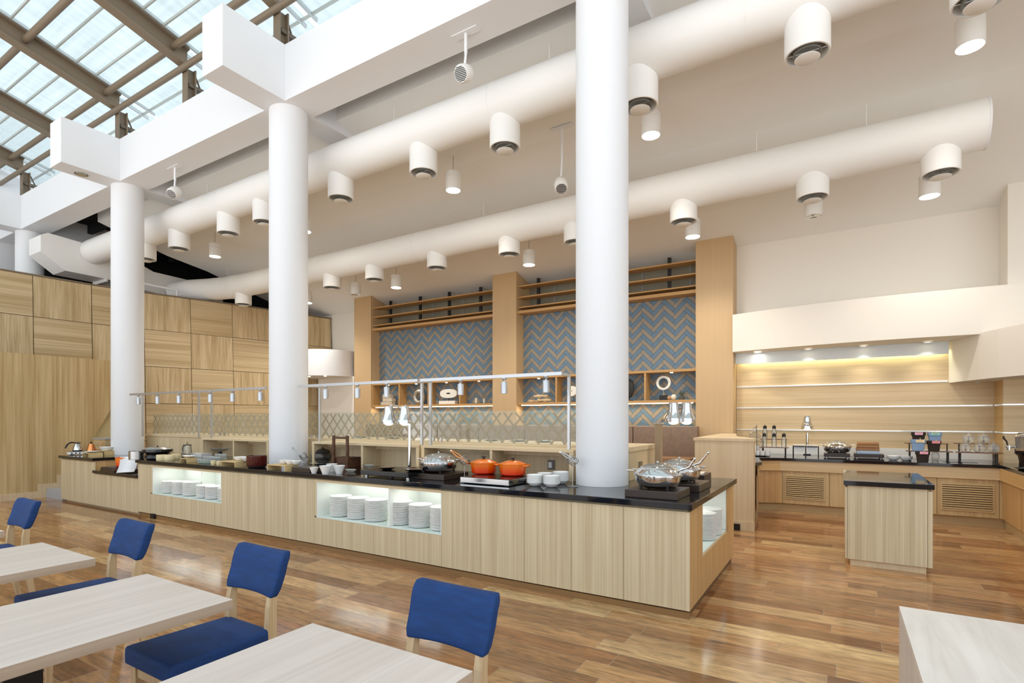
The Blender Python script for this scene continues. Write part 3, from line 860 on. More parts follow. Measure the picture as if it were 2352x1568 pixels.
def XF(u): return onY(u, FY).x
def doorx(b, x0, x1, z0, z1, y=FY): return b.box(x0 + 0.0018, x1 - 0.0018, y, y + 0.019, z0, z1)
ZB, ZT = 0.065, 0.835
DEP = 0.62
def cab(us, label, solid=True):
    xs = [XF(u) if u < 1577 else u_last for u in us]
    x0, x1 = xs[0], xs[-1]
    t = thing('buffet_cabinet', label, 'cabinet', (x0, FY, 0))
    b = MB(); b.box(0.001, x1 - x0 - 0.001, 0.021, DEP, ZB, WB - 0.002); b.build('body', M_buffet_edge, t)
    for a, c in zip(xs, xs[1:]):
        MB().box(a - x0 + 0.0018, c - x0 - 0.0018, 0, 0.019, ZB, ZT).build('door', M_buffet, t)
    return t
u_last = -1.02
cab([508, 556, 607], 'double-door ash cabinet in the buffet, just right of the smaller plate niche')
cab([607, 662, 722], 'double-door ash cabinet in the buffet, just left of the larger plate niche')
cab([1014, 1104, 1204], 'double-door ash cabinet in the buffet, just right of the larger plate niche')
cab([1204, 1312, 1432], 'double-door ash cabinet under the nearest white column')
# end cabinet with a side niche
xs = [XF(1432), XF(1574), -1.0]
t = thing('buffet_end_cabinet', 'corner ash cabinet at the right buffet end with a side plate niche', 'cabinet', (xs[0], FY, 0))
bx = xs[0]
NY0, NY1 = onX(1614, -1.0).y, onX(1672, -1.0).y
b = MB()
b.box(0.001, -1.5 - bx, 0.021, 2.02, ZB, WB - 0.002)
b.box(-1.5 - bx, -1.02 - bx, 0.021, NY0 - FY, ZB, WB - 0.002)
b.box(-1.5 - bx, -1.02 - bx, NY1 - FY, 2.02, ZB, WB - 0.002)
b.box(-1.5 - bx, -1.02 - bx, NY0 - FY, NY1 - FY, ZB, 0.385)
b.box(-1.5 - bx, -1.02 - bx, NY0 - FY, NY1 - FY, 0.83, WB - 0.002)
b.build('body', M_buffet_edge, t)
MB().box(0.0018, xs[1] - bx - 0.0018, 0, 0.019, ZB, ZT).build('door', M_buffet, t)
MB().box(xs[1] - bx, -1.0 - bx, 0, 0.019, ZB, ZT).build('corner_post', M_buffet, t)
b = MB(); e = -1.019 - bx
b.box(e, e + 0.019, 0.02, NY0 - FY, ZB, ZT); b.box(e, e + 0.019, NY1 - FY, 2.02, ZB, ZT); b.box(e, e + 0.019, NY0 - FY, NY1 - FY, ZB, 0.39)
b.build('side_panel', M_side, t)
b = MB()
b.box(-1.49 - bx, -1.48 - bx, NY0 - FY, NY1 - FY, 0.41, 0.83); b.box(-1.49 - bx, e, NY0 - FY + 0.001, NY0 - FY + 0.012, 0.41, 0.83); b.box(-1.49 - bx, e, NY1 - FY - 0.012, NY1 - FY - 0.001, 0.41, 0.83)
b.build('niche_lining', M_niche, t)
MB().box(-1.48 - bx, e + 0.005, NY0 - FY + 0.013, NY1 - FY - 0.013, 0.386, 0.408).build('glass_shelf', M_mint, t)
area('niche_glow', (-1.25 - bx, (NY0 + NY1) / 2 - FY, 0.825), (0, 0, 0), 0.3, 0.8, 1.2, (0.95, 1.0, 0.95), t)

def niche_cab(us, unich, udiv, ulow, label, zn0=0.40, zn1=0.808):
    x0, x1 = XF(us[0]), XF(us[1]); n0, n1 = XF(unich[0]) , XF(unich[1]); w_ = x1 - x0
    t = thing('niche_cabinet', label, 'cabinet', (x0, FY, 0))
    a, c = n0 - x0, n1 - x0
    b = MB(); b.box(0.001, w_ - 0.001, 0.021, DEP, ZB, zn0 - 0.02); b.box(0.001, w_ - 0.001, 0.021, DEP, zn1 + 0.012, WB - 0.002)
    b.box(0.001, w_ - 0.001, 0.5, DEP, zn0 - 0.02, zn1 + 0.012); b.build('body', M_buffet_edge, t)
    MB().box(0.0, w_, 0.0, 0.03, zn1, ZT + 0.004).build('top_rail', M_hutchx, t)
    if a > 0.01: MB().box(0.0018, a, 0.0, 0.5, zn0, zn1 - 0.001).build('side_jamb', M_buffet, t)
    b = MB(); b.box(a + 0.001, a + 0.012, 0.002, 0.48, zn0, zn1 - 0.001); b.box(c - 0.012, c - 0.001, 0.002, 0.48, zn0, zn1 - 0.001)
    b.box(a + 0.012, c - 0.012, 0.48, 0.495, zn0, zn1 - 0.001); b.box(a + 0.001, c - 0.001, 0.031, 0.48, zn1 + 0.0, zn1 + 0.011)
    b.build('niche_lining', M_niche, t)
    dy0 = 0.27 if udiv < 600 else 0.004
    d = onY(udiv, FY + dy0).x - x0
    MB().box(d - 0.011, d + 0.011, dy0, 0.479, zn0 + 0.001, zn1 - 0.002).build('divider', M_niche, t)
    MB().box(a, c, -0.002, 0.48, zn0 - 0.018, zn0 - 0.0005).build('glass_shelf', M_mint, t)
    lows = [XF(q) - x0 for q in ulow]
    for p, q in zip(lows, lows[1:]):
        MB().box(p + 0.0018, q - 0.0018, 0, 0.019, ZB, zn0 - 0.02).build('door', M_buffet, t)
    for p, q in ((a, d), (d, c)):
        area('niche_glow', ((p + q) / 2, 0.24, zn1 - 0.006), (0, 0, 0), (q - p) * 0.8, 0.36, 1.15 * (q - p), (0.97, 1.0, 0.95), t)
    return t
n1 = niche_cab((346, 508), (350, 508), 463, (346, 508), 'ash cabinet with the smaller white lined niche of plates, left part of buffet')
n2 = niche_cab((722, 1014), (727, 1014), 894, (722, 787, 858, 932, 1014), 'ash cabinet with the larger white lined niche of plates, middle of buffet')
t = thing('buffet_cabinet', 'narrow plain ash end panel cabinet at the left end of the black worktop', 'cabinet', (XL + 0.02, FY, 0))
MB().box(0.001, XF(346) - XL - 0.021, 0.021, 2.0, ZB, WB - 0.002).build('body', M_buffet_edge, t)
MB().box(0, XF(346) - XL - 0.022, 0, 0.019, ZB, ZT).build('door', M_buffet, t)
# back body of the island, plinth and skirting
cb = thing('buffet_rear_body', 'oak rear body of the long buffet below the worktop', 'counter base', (XL, FY, 0))
cp = thing('buffet_plinth', 'low brown plinth strip along the floor under the long buffet', 'plinth', (XL, FY, 0))
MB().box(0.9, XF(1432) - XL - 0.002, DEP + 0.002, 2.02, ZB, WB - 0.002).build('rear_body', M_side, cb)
MB().box(0.03, XR - XL - 0.05, 0.03, 2.0, 0.0, ZB - 0.001).build('plinth', mat('plinth_brown', '#6E5236', 0.5), cp)
MB().box(0.12, XR - XL - 0.03, 0.005, 0.029, 0.0, 0.052).build('skirting_strip', mat('skirting_bronze', '#8C6A42', 0.35), cp)
p = onZ(326, 1194, 0.0)
MB().box(p.x - XL - 0.05, p.x - XL + 0.06, -0.03, 0.004, 0.0, 0.075).build('foot_block', M_blackp, cp)
tag(MB().box(-0.06, 0.02, 0.0, 0.08, 0.0, 0.09).build('black_block', M_blackp, loc=onZ(1696, 1218, 0.0)), 'small black block on the floor beside the low oak partition', 'block')

# left units
LX0, LX1 = XF(139), XF(217)
LT = 0.868
t = thing('drinks_counter', 'short raised counter with black top at the far left of the buffet', 'counter', (LX0, FY, 0))
MB().box(0, LX1 - LX0, -0.035, 2.6, LT - 0.05, LT, 0.004).build('worktop', M_granite, t)
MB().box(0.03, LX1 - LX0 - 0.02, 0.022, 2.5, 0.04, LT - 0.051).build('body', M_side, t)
m_ = XF(188) - LX0
MB().box(0.03, m_ - 0.002, 0, 0.02, 0.04, LT - 0.07).build('door', M_buffet, t)
MB().box(m_, LX1 - LX0 - 0.001, 0, 0.02, 0.04, LT - 0.07).build('door', M_buffet, t)
MB().box(0.1, LX1 - LX0 - 0.002, 0.06, 2.4, 0.0, 0.039).build('plinth', M_part, t)
LZ = 0.655
t = thing('low_counter', 'lower stretch of counter with black top between drinks counter and main buffet', 'counter', (LX1 + 0.001, FY, 0))
wl = XL - LX1 + 0.02
MB().box(-0.0, wl, -0.035, 1.15, LZ - 0.048, LZ, 0.003).build('worktop', M_granite, t)
MB().box(0.002, wl - 0.003, 0.022, 1.15, 0.04, LZ - 0.049).build('body', M_side, t)
MB().box(0.0, wl - 0.003, 0, 0.02, 0.04, LZ - 0.06).build('front_panel', M_buffet, t)
MB().box(0.002, wl - 0.003, 0.06, 1.1, 0.0, 0.039).build('plinth', M_part, t)

# ---- plates
def plate_mb(r=0.128):
    return MB().lathe([(0, 0.0), (r * 0.62, 0.0), (r * 0.66, 0.004), (r * 0.985, 0.0085), (r, 0.0095), (r, 0.0150), (r * 0.985, 0.0162), (r * 0.70, 0.0085), (0, 0.0075)], seg=28)
pl0 = plate_mb().build('plate', M_porc, smooth=40); tag(pl0, 'x', 'plate')
used = [False]
def stack(x, y, z, n, label, group, jit=0.002, dz=0.0118):
    for k in range(n):
        loc = (x + random.uniform(-jit, jit), y + random.uniform(-jit, jit), z + k * dz)
        if not used[0]: o = pl0; used[0] = True
        else: o = pl0.copy(); C.objects.link(o)
        o.location = loc; o['group'] = group
        o['label'] = label.replace('white round plate in', 'topmost white round plate of') if k == n - 1 else label
NZ = 0.4005
places2 = [(783.5, 20), (823.5, 20), (864.5, 20), (920.5, 21), (966, 20), (1010, 20)]
pw_ = ['leftmost', 'second', 'third', 'fourth', 'fifth', 'rightmost']
for k, (u, n) in enumerate(places2):
    Y = 4.46; stack(onY(u, Y).x if k < 5 else XF(1014) - 0.13, Y, NZ, n, 'white round plate in the %s stack of the larger niche' % (pw_[k] if k in (0, 5) else pw_[k] + ' from left'), 'plates, %s stack of larger niche' % pw_[k])
places1 = [(392, 15), (417, 16), (441, 17), (472.5, 15), (494, 15), (517, 15)]
for k, (u, n) in enumerate(places1):
    Y = 4.46; x = onY(u, Y).x if k < 5 else XF(508) - 0.135
    if k == 4: x = min(x, XF(508) - 0.135 - 0.26)
    stack(x, Y, NZ, n, 'white round plate in the %s stack of the smaller niche' % (pw_[k] if k in (0, 5) else pw_[k] + ' from left'), 'plates, %s stack of smaller niche' % pw_[k])
for k, (u, dx) in enumerate(((1621, 0), (1636, 0))):
    y = 5.40 + k * 0.275
    stack(-1.137, y, 0.4085, 21, 'white round plate in the %s stack of the side niche at the buffet end' % ('front', 'back')[k], 'plates, %s stack of side niche' % ('front', 'back')[k])

# ================================================================== HUTCH, SCREEN, RAILS
HZ = 1.235
def hutch(u0, u1, Y, label, div=2):
    x0, x1 = (onY(u0, Y).x if u0 > 0 else -u0 * 0 + x_fix[0]), onY(u1, Y).x
    w_ = x1 - x0
    t = thing('service_hutch', label, 'shelf unit', (x0, Y, WT + 0.001))
    h = HZ - WT
    MB().box(0, w_, 0, 0.36, h - 0.032, h).build('top_board', M_hutchx, t)
    b = MB(); b.box(0, 0.05, 0.002, 0.36, 0, h - 0.033); b.build('side', M_hutch, t)
    b = MB(); b.box(w_ - 0.05, w_, 0.002, 0.36, 0, h - 0.033); b.build('side', M_hutch, t)
    for k in range(1, div):
        x = w_ * k / div
        MB().box(x - 0.018, x + 0.018, 0.01, 0.36, 0, h - 0.033).build('divider', M_hutch, t)
    MB().box(0.05, w_ - 0.05, 0.34, 0.36, 0, h - 0.033).build('back_panel', M_hutch, t)
    MB().box(0.051, w_ - 0.051, 0.25, 0.339, h - 0.09, h - 0.034).build('valance', M_hutch, t)
    return t
HYY = 5.13
hutch(967, 1317, HYY, 'open oak hutch on the buffet behind the orange pots', 2)
hutch(716, 962, HYY, 'open oak hutch on the buffet behind the dark wooden box', 2)
hutch(462, 616, HYY, 'open oak hutch on the buffet behind the glass bowls', 2)
# main divider behind the hutches
dv = thing('screen_divider', 'oak divider box behind the hutches carrying the glass screens', 'divider', (-12.1, 5.50, 0))
MB().box(0, 12.1 - 1.9, 0.0, 0.93, WT + 0.002, 1.215).build('body', M_hutch, dv)
MB().box(-0.02, 12.1 - 1.88, -0.02, 0.95, 1.216, 1.262).build('cap', M_hutchx, dv)
MB().box(12.1 - 1.9, 12.1 - 1.895, 0.28, 0.42, 1.0, 1.09).build('socket_plate', M_steel, dv)
# left end rear body filling
MB().box(12.1 - 11.0, 12.1 + XL - 0.002, 0.1, 0.6, 0.0, WT).build('lower_body', M_side, dv)
# glass screens with lattice
GY = 5.60
gx = [onY(u, GY).x for u in (352, 512, 723, 1005)] + [-2.2]
for i, (a, c) in enumerate(zip(gx, gx[1:])):
    t = thing('glass_screen', ['lattice-patterned glass screen panel, leftmost, beside the left column', 'lattice-patterned glass screen panel left of the middle column',
        'lattice-patterned glass screen panel behind the twin heat lamps', 'lattice-patterned glass screen panel behind the orange pots'][i], 'glass screen', (a, GY, 1.263))
    w_ = c - a - 0.012; h = 0.395
    MB().box(0, w_, 0, 0.008, 0, h).build('pane', M_pane, t)
    b = MB(); px, pz, th = 0.17, 0.195, 0.011
    n = int(w_ / px) + 4
    for k in range(-3, n):
        for sgn in (1, -1):
            x0 = k * px; xa = x0 if sgn > 0 else x0 ; 
            slope = pz / px
            hh = 0.37
            dx = hh / slope * sgn
            tx = th * math.sqrt(1 + 1 / slope ** 2)
            ex_ = 0.06 / slope * sgn
            poly = [(x0 - ex_ - tx, 0.012 - 0.06), (x0 - ex_ + tx, 0.012 - 0.06), (x0 + dx + ex_ + tx, 0.072 + hh), (x0 + dx + ex_ - tx, 0.072 + hh)]
            if sgn < 0: poly = poly
            p = clip(poly, 0.0, w_, 0.004, h - 0.02)
            if len(p) >= 3: b.prism(p, -0.0012 if sgn > 0 else -0.0018, -0.0004 if sgn > 0 else -0.0012, 'y')
    b.build('lattice', M_frost, t)
    for k in (0.06, w_ - 0.06):
        MB().box(k - 0.012, k + 0.012, -0.01, 0.018, -0.0005, 0.05).build('clamp', M_steel, t)
# table things behind the screen
for k, u in enumerate((700, 830, 905, 1130, 1190, 1250)):
    p = onY(u, 6.1)
    t = MB().lathe([(0, 0.0), (0.06, 0.0), (0.062, 0.004), (0.13, 0.02), (0.128, 0.024), (0.06, 0.008), (0, 0.008)], (0, 0, 0), 24).build('steel_tray', M_steel, smooth=40)
    t.location = (p.x, 6.1, 1.263)
    tag(t, 'round steel tray behind the glass screen, %s from the left' % ordn[k], 'tray', 'steel trays behind the glass screen')

# track light rails
RYY, RZ = 4.93, 2.04
def rail(x0, x1, posts, heads, lab):
    t = thing('track_light_rail', lab, 'light rail', (x0, RYY, RZ))
    MB().box(0, x1 - x0, -0.02, 0.02, -0.035, 0.0).build('rail', M_alu, t)
    for px, py in posts:
        MB().box(px - x0 - 0.014, px - x0 + 0.014, py - RYY - 0.014, py - RYY + 0.014, HZ - RZ + 0.002, -0.0).build('post', M_alu, t)
        if py > RYY + 0.03: MB().box(px - x0 - 0.014, px - x0 + 0.014, 0.021, py - RYY - 0.015, -0.03, 0.0).build('arm', M_alu, t)
    return t
def head():
    t = thing('track_spotlight', '', 'spotlight')
    MB().lathe([(0, -0.036), (0.028, -0.036), (0.028, -0.045), (0.018, -0.06), (0.008, -0.065), (0.008, -0.085), (0, -0.085)], seg=12).build('mount', M_alu, t, smooth=35)
    h = MB().lathe([(0, -0.08), (0.034, -0.08), (0.036, -0.085), (0.036, -0.205), (0.03, -0.207), (0.0, -0.196)], (0, 0, 0), 20)
    h.build('barrel', M_alu, t, smooth=35)
    return t
hd = head(); first = [True]
def seg(u0, u1, hus, pus, lab, hl, x0=None, x1=None):
    xa = onY(u0, RYY).x if x0 is None else x0; xb = onY(u1, RYY).x if x1 is None else x1
    posts = []
    for u, Y in pus: posts.append((onY(u, Y).x, Y))
    rail(xa, xb, posts, None, lab)
    for k, u in enumerate(hus):
        loc = (onY(u, RYY).x, RYY, RZ); l_ = 'silver cylindrical track spotlight %s' % hl[k]
        if first[0]: hd.location = loc; hd['label'] = l_; hd['group'] = 'track spotlights over the buffet'; first[0] = False
        else: dup(hd, loc, l_)
seg(967, 1292, (1058, 1158, 1254), ((989, 5.2), (1307, 5.2)), 'slim aluminium track rail on posts above the orange pots',
    ['nearest rail, left of its three', 'nearest rail, middle of its three', 'nearest rail, right of its three'])
seg(700, 961, (748, 821, 888, ), ((735, 5.2), (969, 5.2)), 'slim aluminium track rail on posts right of the middle column',
    ['just right of the middle column', 'second right of the middle column', 'third right of the middle column, above the twin heat lamps'], x0=-6.55)
seg(458, 625, (483, 534, 598), ((486, 5.2),), 'slim aluminium track rail on one post left of the middle column',
    ['left of the middle column, leftmost of its rail', 'left of the middle column, middle of its rail', 'left of the middle column, rightmost of its rail'], x1=-7.3)
seg(300, 454, (318, 362, 411), ((328, 4.96), (457, 5.2)), 'slim aluminium track rail at the far left column',
    ['in front of the left column', 'right of the left column, middle of its rail', 'above the glass kettle, rightmost of its rail'])
for o in C.objects:
    if o.parent and o.parent.name.startswith('track_light_rail') and o.name.startswith('post') : pass

# ================================================================== KITCHEN COUNTER
KZ = 0.905
kc = thing('kitchen_worktop', 'black granite worktop running along the oak kitchen wall and turning right', 'worktop', (0, 10.1, KZ - 0.045))
out = [(-1.02, 8.98), (-1.17, 9.93), (-0.88, 10.1), (1.94, 10.1), (1.88, 6.2), (2.9, 6.2), (2.9, 10.67), (2.05, 10.67), (2.05, 11.20), (-1.60, 11.20), (-1.52, 10.0), (-1.38, 9.35), (-1.10, 8.7)]
MB().prism([(x, y - 10.1) for x, y in out], 0, 0.045).build('slab', M_granite, kc)
MB().box(1.35, 1.75, 0.35, 0.75, 0.0455, 0.049).build('sink_rim', M_slab, kc)
kb = thing('kitchen_base_cabinet', 'oak base cabinets with two louvred grilles under the kitchen worktop', 'cabinet', (0, 10.14, 0))
def band(b, pts, z0, z1, th=0.03):
    for (xa, ya), (xb, yb) in zip(pts, pts[1:]):
        dx, dy = xb - xa, yb - ya; L_ = math.hypot(dx, dy); nx, ny = -dy / L_ * th, dx / L_ * th
        b.hexa([(xa, ya, z0), (xb, yb, z0), (xb + nx, yb + ny, z0), (xa + nx, ya + ny, z0), (xa, ya, z1), (xb, yb, z1), (xb + nx, yb + ny, z1), (xa + nx, ya + ny, z1)])
    return b
band(MB(), [(-0.87, -0.015), (1.965, -0.015)], 0.69, KZ - 0.047).build('fascia', M_kwall, kb)
band(MB(), [(-1.06, -1.1), (-1.19, -0.17), (-0.87, -0.015)], 0.69, KZ - 0.047).build('fascia', M_kside, kb)
band(MB(), [(1.93, -0.015), (1.905, -3.9)], 0.69, KZ - 0.047).build('fascia', M_kside, kb)
band(MB(), [(-0.85, 0.02), (1.965, 0.02)], 0.14, 0.689).build('front', M_kcab, kb)
band(MB(), [(-1.08, -1.05), (-1.20, -0.12), (-0.85, 0.02)], 0.14, 0.689).build('front', M_side, kb)
band(MB(), [(1.965, 0.02), (1.93, -3.9)], 0.14, 0.689).build('front', M_side, kb)
b = MB(); band(b, [(-1.1, -1.0), (-1.22, -0.06), (-0.9, 0.08), (2.0, 0.08), (1.97, -3.9)], 0.0, 0.139); b.build('plinth', wood('kitchen_plinth', '#B79A6C', '#CDB487', 'h', 50), kb)
for (u0, u1) in ((1805, 1892), (2164, 2281)):
    xa, xb = onY(u0, 10.14).x, onY(u1, 10.14).x
    g_ = MB()
    g_.box(xa - 0.02, xb + 0.02, 0.004, 0.016, 0.595, 0.625).box(xa - 0.02, xb + 0.02, 0.004, 0.016, 0.215, 0.24)
    g_.box(xa - 0.02, xa, 0.004, 0.016, 0.24, 0.595).box(xb, xb + 0.02, 0.004, 0.016, 0.24, 0.595)
    gr = g_.build('grille_frame', M_louv, kb)
    MB().box(xa, xb, 0.0125, 0.0185, 0.24, 0.595).build('shadow_backing', mat('grille_gap', '#33281A', 0.9), gr)
    for k in range(11):
        z = 0.245 + k * 0.0322
        MB().box(xa, xb, -0.006, 0.004, z, z + 0.02).build('slat', M_louv, gr)
for u in (1797, 1905, 2152, 2296):
    x = onY(u, 10.14).x
    MB().box(x - 0.003, x + 0.003, 0.015, 0.0199, 0.14, 0.689).build('seam', mat('seam_dark', '#8B7048', 0.8), kb)
# island
kiX0, kiX1, kiY0, kiY1 = 0.03, 0.80, 6.74, 8.08
ki = thing('kitchen_island', 'small freestanding ash island cabinet with black granite top in the kitchen', 'cabinet', (kiX0, kiY0, 0))
w_, d_ = kiX1 - kiX0, kiY1 - kiY0
MB().box(0, w_, 0, d_, KZ - 0.05, KZ, 0.003).build('worktop', M_granite, ki)
MB().box(0.035, w_ - 0.035, 0.05, d_ - 0.04, 0.07, KZ - 0.052).build('body', M_side, ki)
MB().box(0.035, w_ - 0.055, 0.035, 0.049, 0.07, KZ - 0.052).build('front_panel', M_buffet, ki)
MB().box(w_ - 0.051, w_ - 0.012, 0.035, d_ - 0.04, 0.07, KZ - 0.07).build('side_panel', M_buffet, ki)
MB().box(0.015, 0.032, 0.035, d_ - 0.04, 0.07, KZ - 0.07).build('side_panel', M_buffet, ki)
MB().box(0.06, w_ - 0.06, 0.065, d_ - 0.08, 0.0, 0.069).build('plinth', M_part, ki)

# ================================================================== SMALL ITEMS
def dv(q, d):
    L_ = math.hypot(q.x, q.y); return (q.x / L_ * d, q.y / L_ * d)
def P(u, v, z=WT): p = onZ(u, v, z); return p
def px(v, z=WT): return (CAMZ - z) / (v - HY)      # metres per pixel at a base point
M_riser = wood('bamboo_riser', '#C9AB74', '#E2CB98', 'h', 80, 0.5)
M_cream2 = mat('cream_ceramic', '#E3D3A6', 0.35)
M_orange = None
def orange():
    m = bpy.data.materials.new('orange_enamel'); m.use_nodes = True
    n = m.node_tree.nodes; l = m.node_tree.links; b = n['Principled BSDF']
    t = n.new('ShaderNodeTexCoord'); s = n.new('ShaderNodeSeparateXYZ'); l.new(t.outputs['Object'], s.inputs[0])
    r = n.new('ShaderNodeValToRGB'); mr = n.new('ShaderNodeMapRange')
    mr.inputs['From Min'].default_value = 0.0; mr.inputs['From Max'].default_value = 0.14
    l.new(s.outputs[2], mr.inputs['Value']); l.new(mr.outputs[0], r.inputs[0])
    e = r.color_ramp.elements; e[0].color = lin('#D92A0A'); e[0].position = 0.0; e[1].color = lin('#F57A10'); e[1].position = 0.75
    x = e.new(0.3); x.color = lin('#EE4A0A')
    l.new(r.outputs[0], b.inputs['Base Color']); b.inputs['Roughness'].default_value = 0.15; b.inputs['Coat Weight'].default_value = 0.6
    return m
M_orange = orange()
M_copper = mat('copper', '#E29A62', 0.2, 1.0)
M_darkwood = wood('dark_box_wood', '#3E2519', '#6B4632', 'x', 60, 0.4)
M_rack = mat('black_iron', '#1B1614', 0.5)
M_walnut = mat('walnut_board', '#7A5232', 0.5)

def riser(name, label, loc, w, d, h, rz=0):
    t = thing(name, label, 'riser', loc, rz)
    MB().box(-w / 2, w / 2, -d / 2, d / 2, h - 0.012, h).build('top', M_riser, t)
    for s in (-1, 1):
        MB().box(s * (w / 2 - 0.012) - (0 if s < 0 else 0), s * w / 2, -d / 2, d / 2, 0, h - 0.013).build('side', M_riser, t) if s > 0 else MB().box(-w / 2, -w / 2 + 0.012, -d / 2, d / 2, 0, h - 0.013).build('side', M_riser, t)
    return t
def bowl_mb(r, h, rb=None, t=0.004, sx=1.0, sy=1.0):
    rb = rb or r * 0.5
    return MB().lathe([(0, 0), (rb, 0), (rb + 0.3 * (r - rb), h * 0.15), (r * 0.93, h * 0.7), (r, h), (r - t, h), (r * 0.9 - t, h * 0.7), (rb, h * 0.14), (0, h * 0.12)], seg=28, sx=sx, sy=sy)
def item(mb, name, label, cat, loc, m, group=None, smooth=40, rz=0):
    o = mb.build(name, m, smooth=smooth); o.location = loc; o.rotation_euler = (0, 0, rz)
    return tag(o, label, cat, group)
def wire_spiral(b, c, d, r, turns, n=90, wr=0.0035, grow=0.0):
    d = Vector(d).normalized(); q = d.to_track_quat('Z', 'Y').to_matrix()
    pts = []
    for i in range(n):
        a = 2 * PI * turns * i / n; rr = r * (1 - grow * i / n)
        pts.append(Vector(c) + q @ Vector((rr * math.cos(a), rr * math.sin(a), 0.10 * i / n - 0.05)))
    b.tube(pts, wr, 6)
def tongs_stand(label, base, h, flip=1, handle=M_steel, L=0.26, pitch=-0.55, ax=1.0):
    """wire stand holding a pair of tongs; local origin at the stand foot"""
    t = thing('tong_stand', label + ', wire stand', 'stand', base)
    s_ = MB()
    s_.tube([(0.05 * math.cos(2 * PI * k / 20), 0.05 * math.sin(2 * PI * k / 20), 0.004) for k in range(20)], 0.003, 6, closed=True)
    s_.tube([(0.05, 0, 0.004), (0.0, 0, 0.004), (0, 0, h)], 0.0035, 6)
    s_.build('stem', M_steel, t)
    r_ = MB(); wire_spiral(r_, (0.0, 0, h + 0.045), (-1 * flip, 0.3, 0.55), 0.042, 4)
    r_.build('spiral_rest', M_steel, t)
    t2 = thing('tongs', label, 'tongs', (base[0], base[1], base[2] + h + 0.05))
    dx, dz = -flip * math.cos(pitch), -math.sin(pitch)
    for k in (-1, 1):
        a = MB(); off = 0.009 * k
        pa = Vector((-dx * 0.06, off * 0.4, -dz * 0.06)); pb = Vector((dx * L * 0.5, off * 2, dz * L * 0.5 + off)); pc = Vector((dx * L, off * 0.6, dz * L + 0.2 * off))
        a.tube([pa, pb, pc], [0.009, 0.008, 0.006], 8); a.build('arm', handle, t2, smooth=40)
    MB().tube([Vector((dx * L * 0.97, -0.008, dz * L * 0.97)), Vector((dx * L * 0.97, 0.008, dz * L * 0.97))], 0.010, 8).build('hinge', M_chrome, t2, smooth=40)
    return t2

def heat_lamp(label, loc, h, heads, post_m=M_chrome, post_r=0.03, sq=False, scale=1.0, base=True):
    """heads: list of (dx,dy,z of shade rim)"""
    t = thing('heat_lamp', label, 'heat lamp', loc)
    if sq:
        b = MB().box(-0.035, 0.035, -0.035, 0.035, 0.02, h); b.build('post', post_m, t)
        MB().box(-0.05, 0.05, -0.05, 0.05, h, h + 0.015).build('post_cap', M_chrome, t)
    else:
        MB().cyl((0, 0), post_r, 0.02, h, 20).build('post', post_m, t, smooth=40)
    MB().box(-0.06, 0.06, -0.06, 0.06, 0.0, 0.02, 0.003).build('base', M_slab, t)
    for dx, dy, z in heads:
        s_ = scale
        prof_ = [(0.0, 0.235), (0.052, 0.235), (0.056, 0.228), (0.06, 0.16), (0.078, 0.09), (0.098, 0.05), (0.1, 0.045), (0.1, 0.0), (0.096, 0.0), (0.096, 0.044), (0.07, 0.095), (0.05, 0.16), (0.0, 0.2)]
        sh = MB().lathe([(r * s_, zz * s_) for r, zz in prof_], (dx, dy, z), 36).build('shade', M_chrome, t, smooth=30)
        MB().ball((dx, dy, z + 0.005), 0.062 * s_, 20, 0.55).build('bulb', mat('heat_bulb', '#FFFFFF', emis='#FFD9A6', es=2.5), sh, smooth=60)
        sp = spot('heat_lamp_glow', (dx, dy, z - 0.04), 4, (1, 0.75, 0.5), 110, 0.9, 0.05, t)
        top = (dx, dy, z + 0.2 * s_)
        pts = []
        for k in range(9):
            f = k / 8
            pts.append((dx * math.sin(f * PI / 2), dy * math.sin(f * PI / 2), h + (z + 0.19 * s_ - h) * (1 - math.cos(f * PI / 2)) + 0.10 * math.sin(f * PI)))
        if math.hypot(dx, dy) > 0.02: MB().tube(pts, 0.009, 8).build('arm', M_chrome, t, smooth=40)
    return t

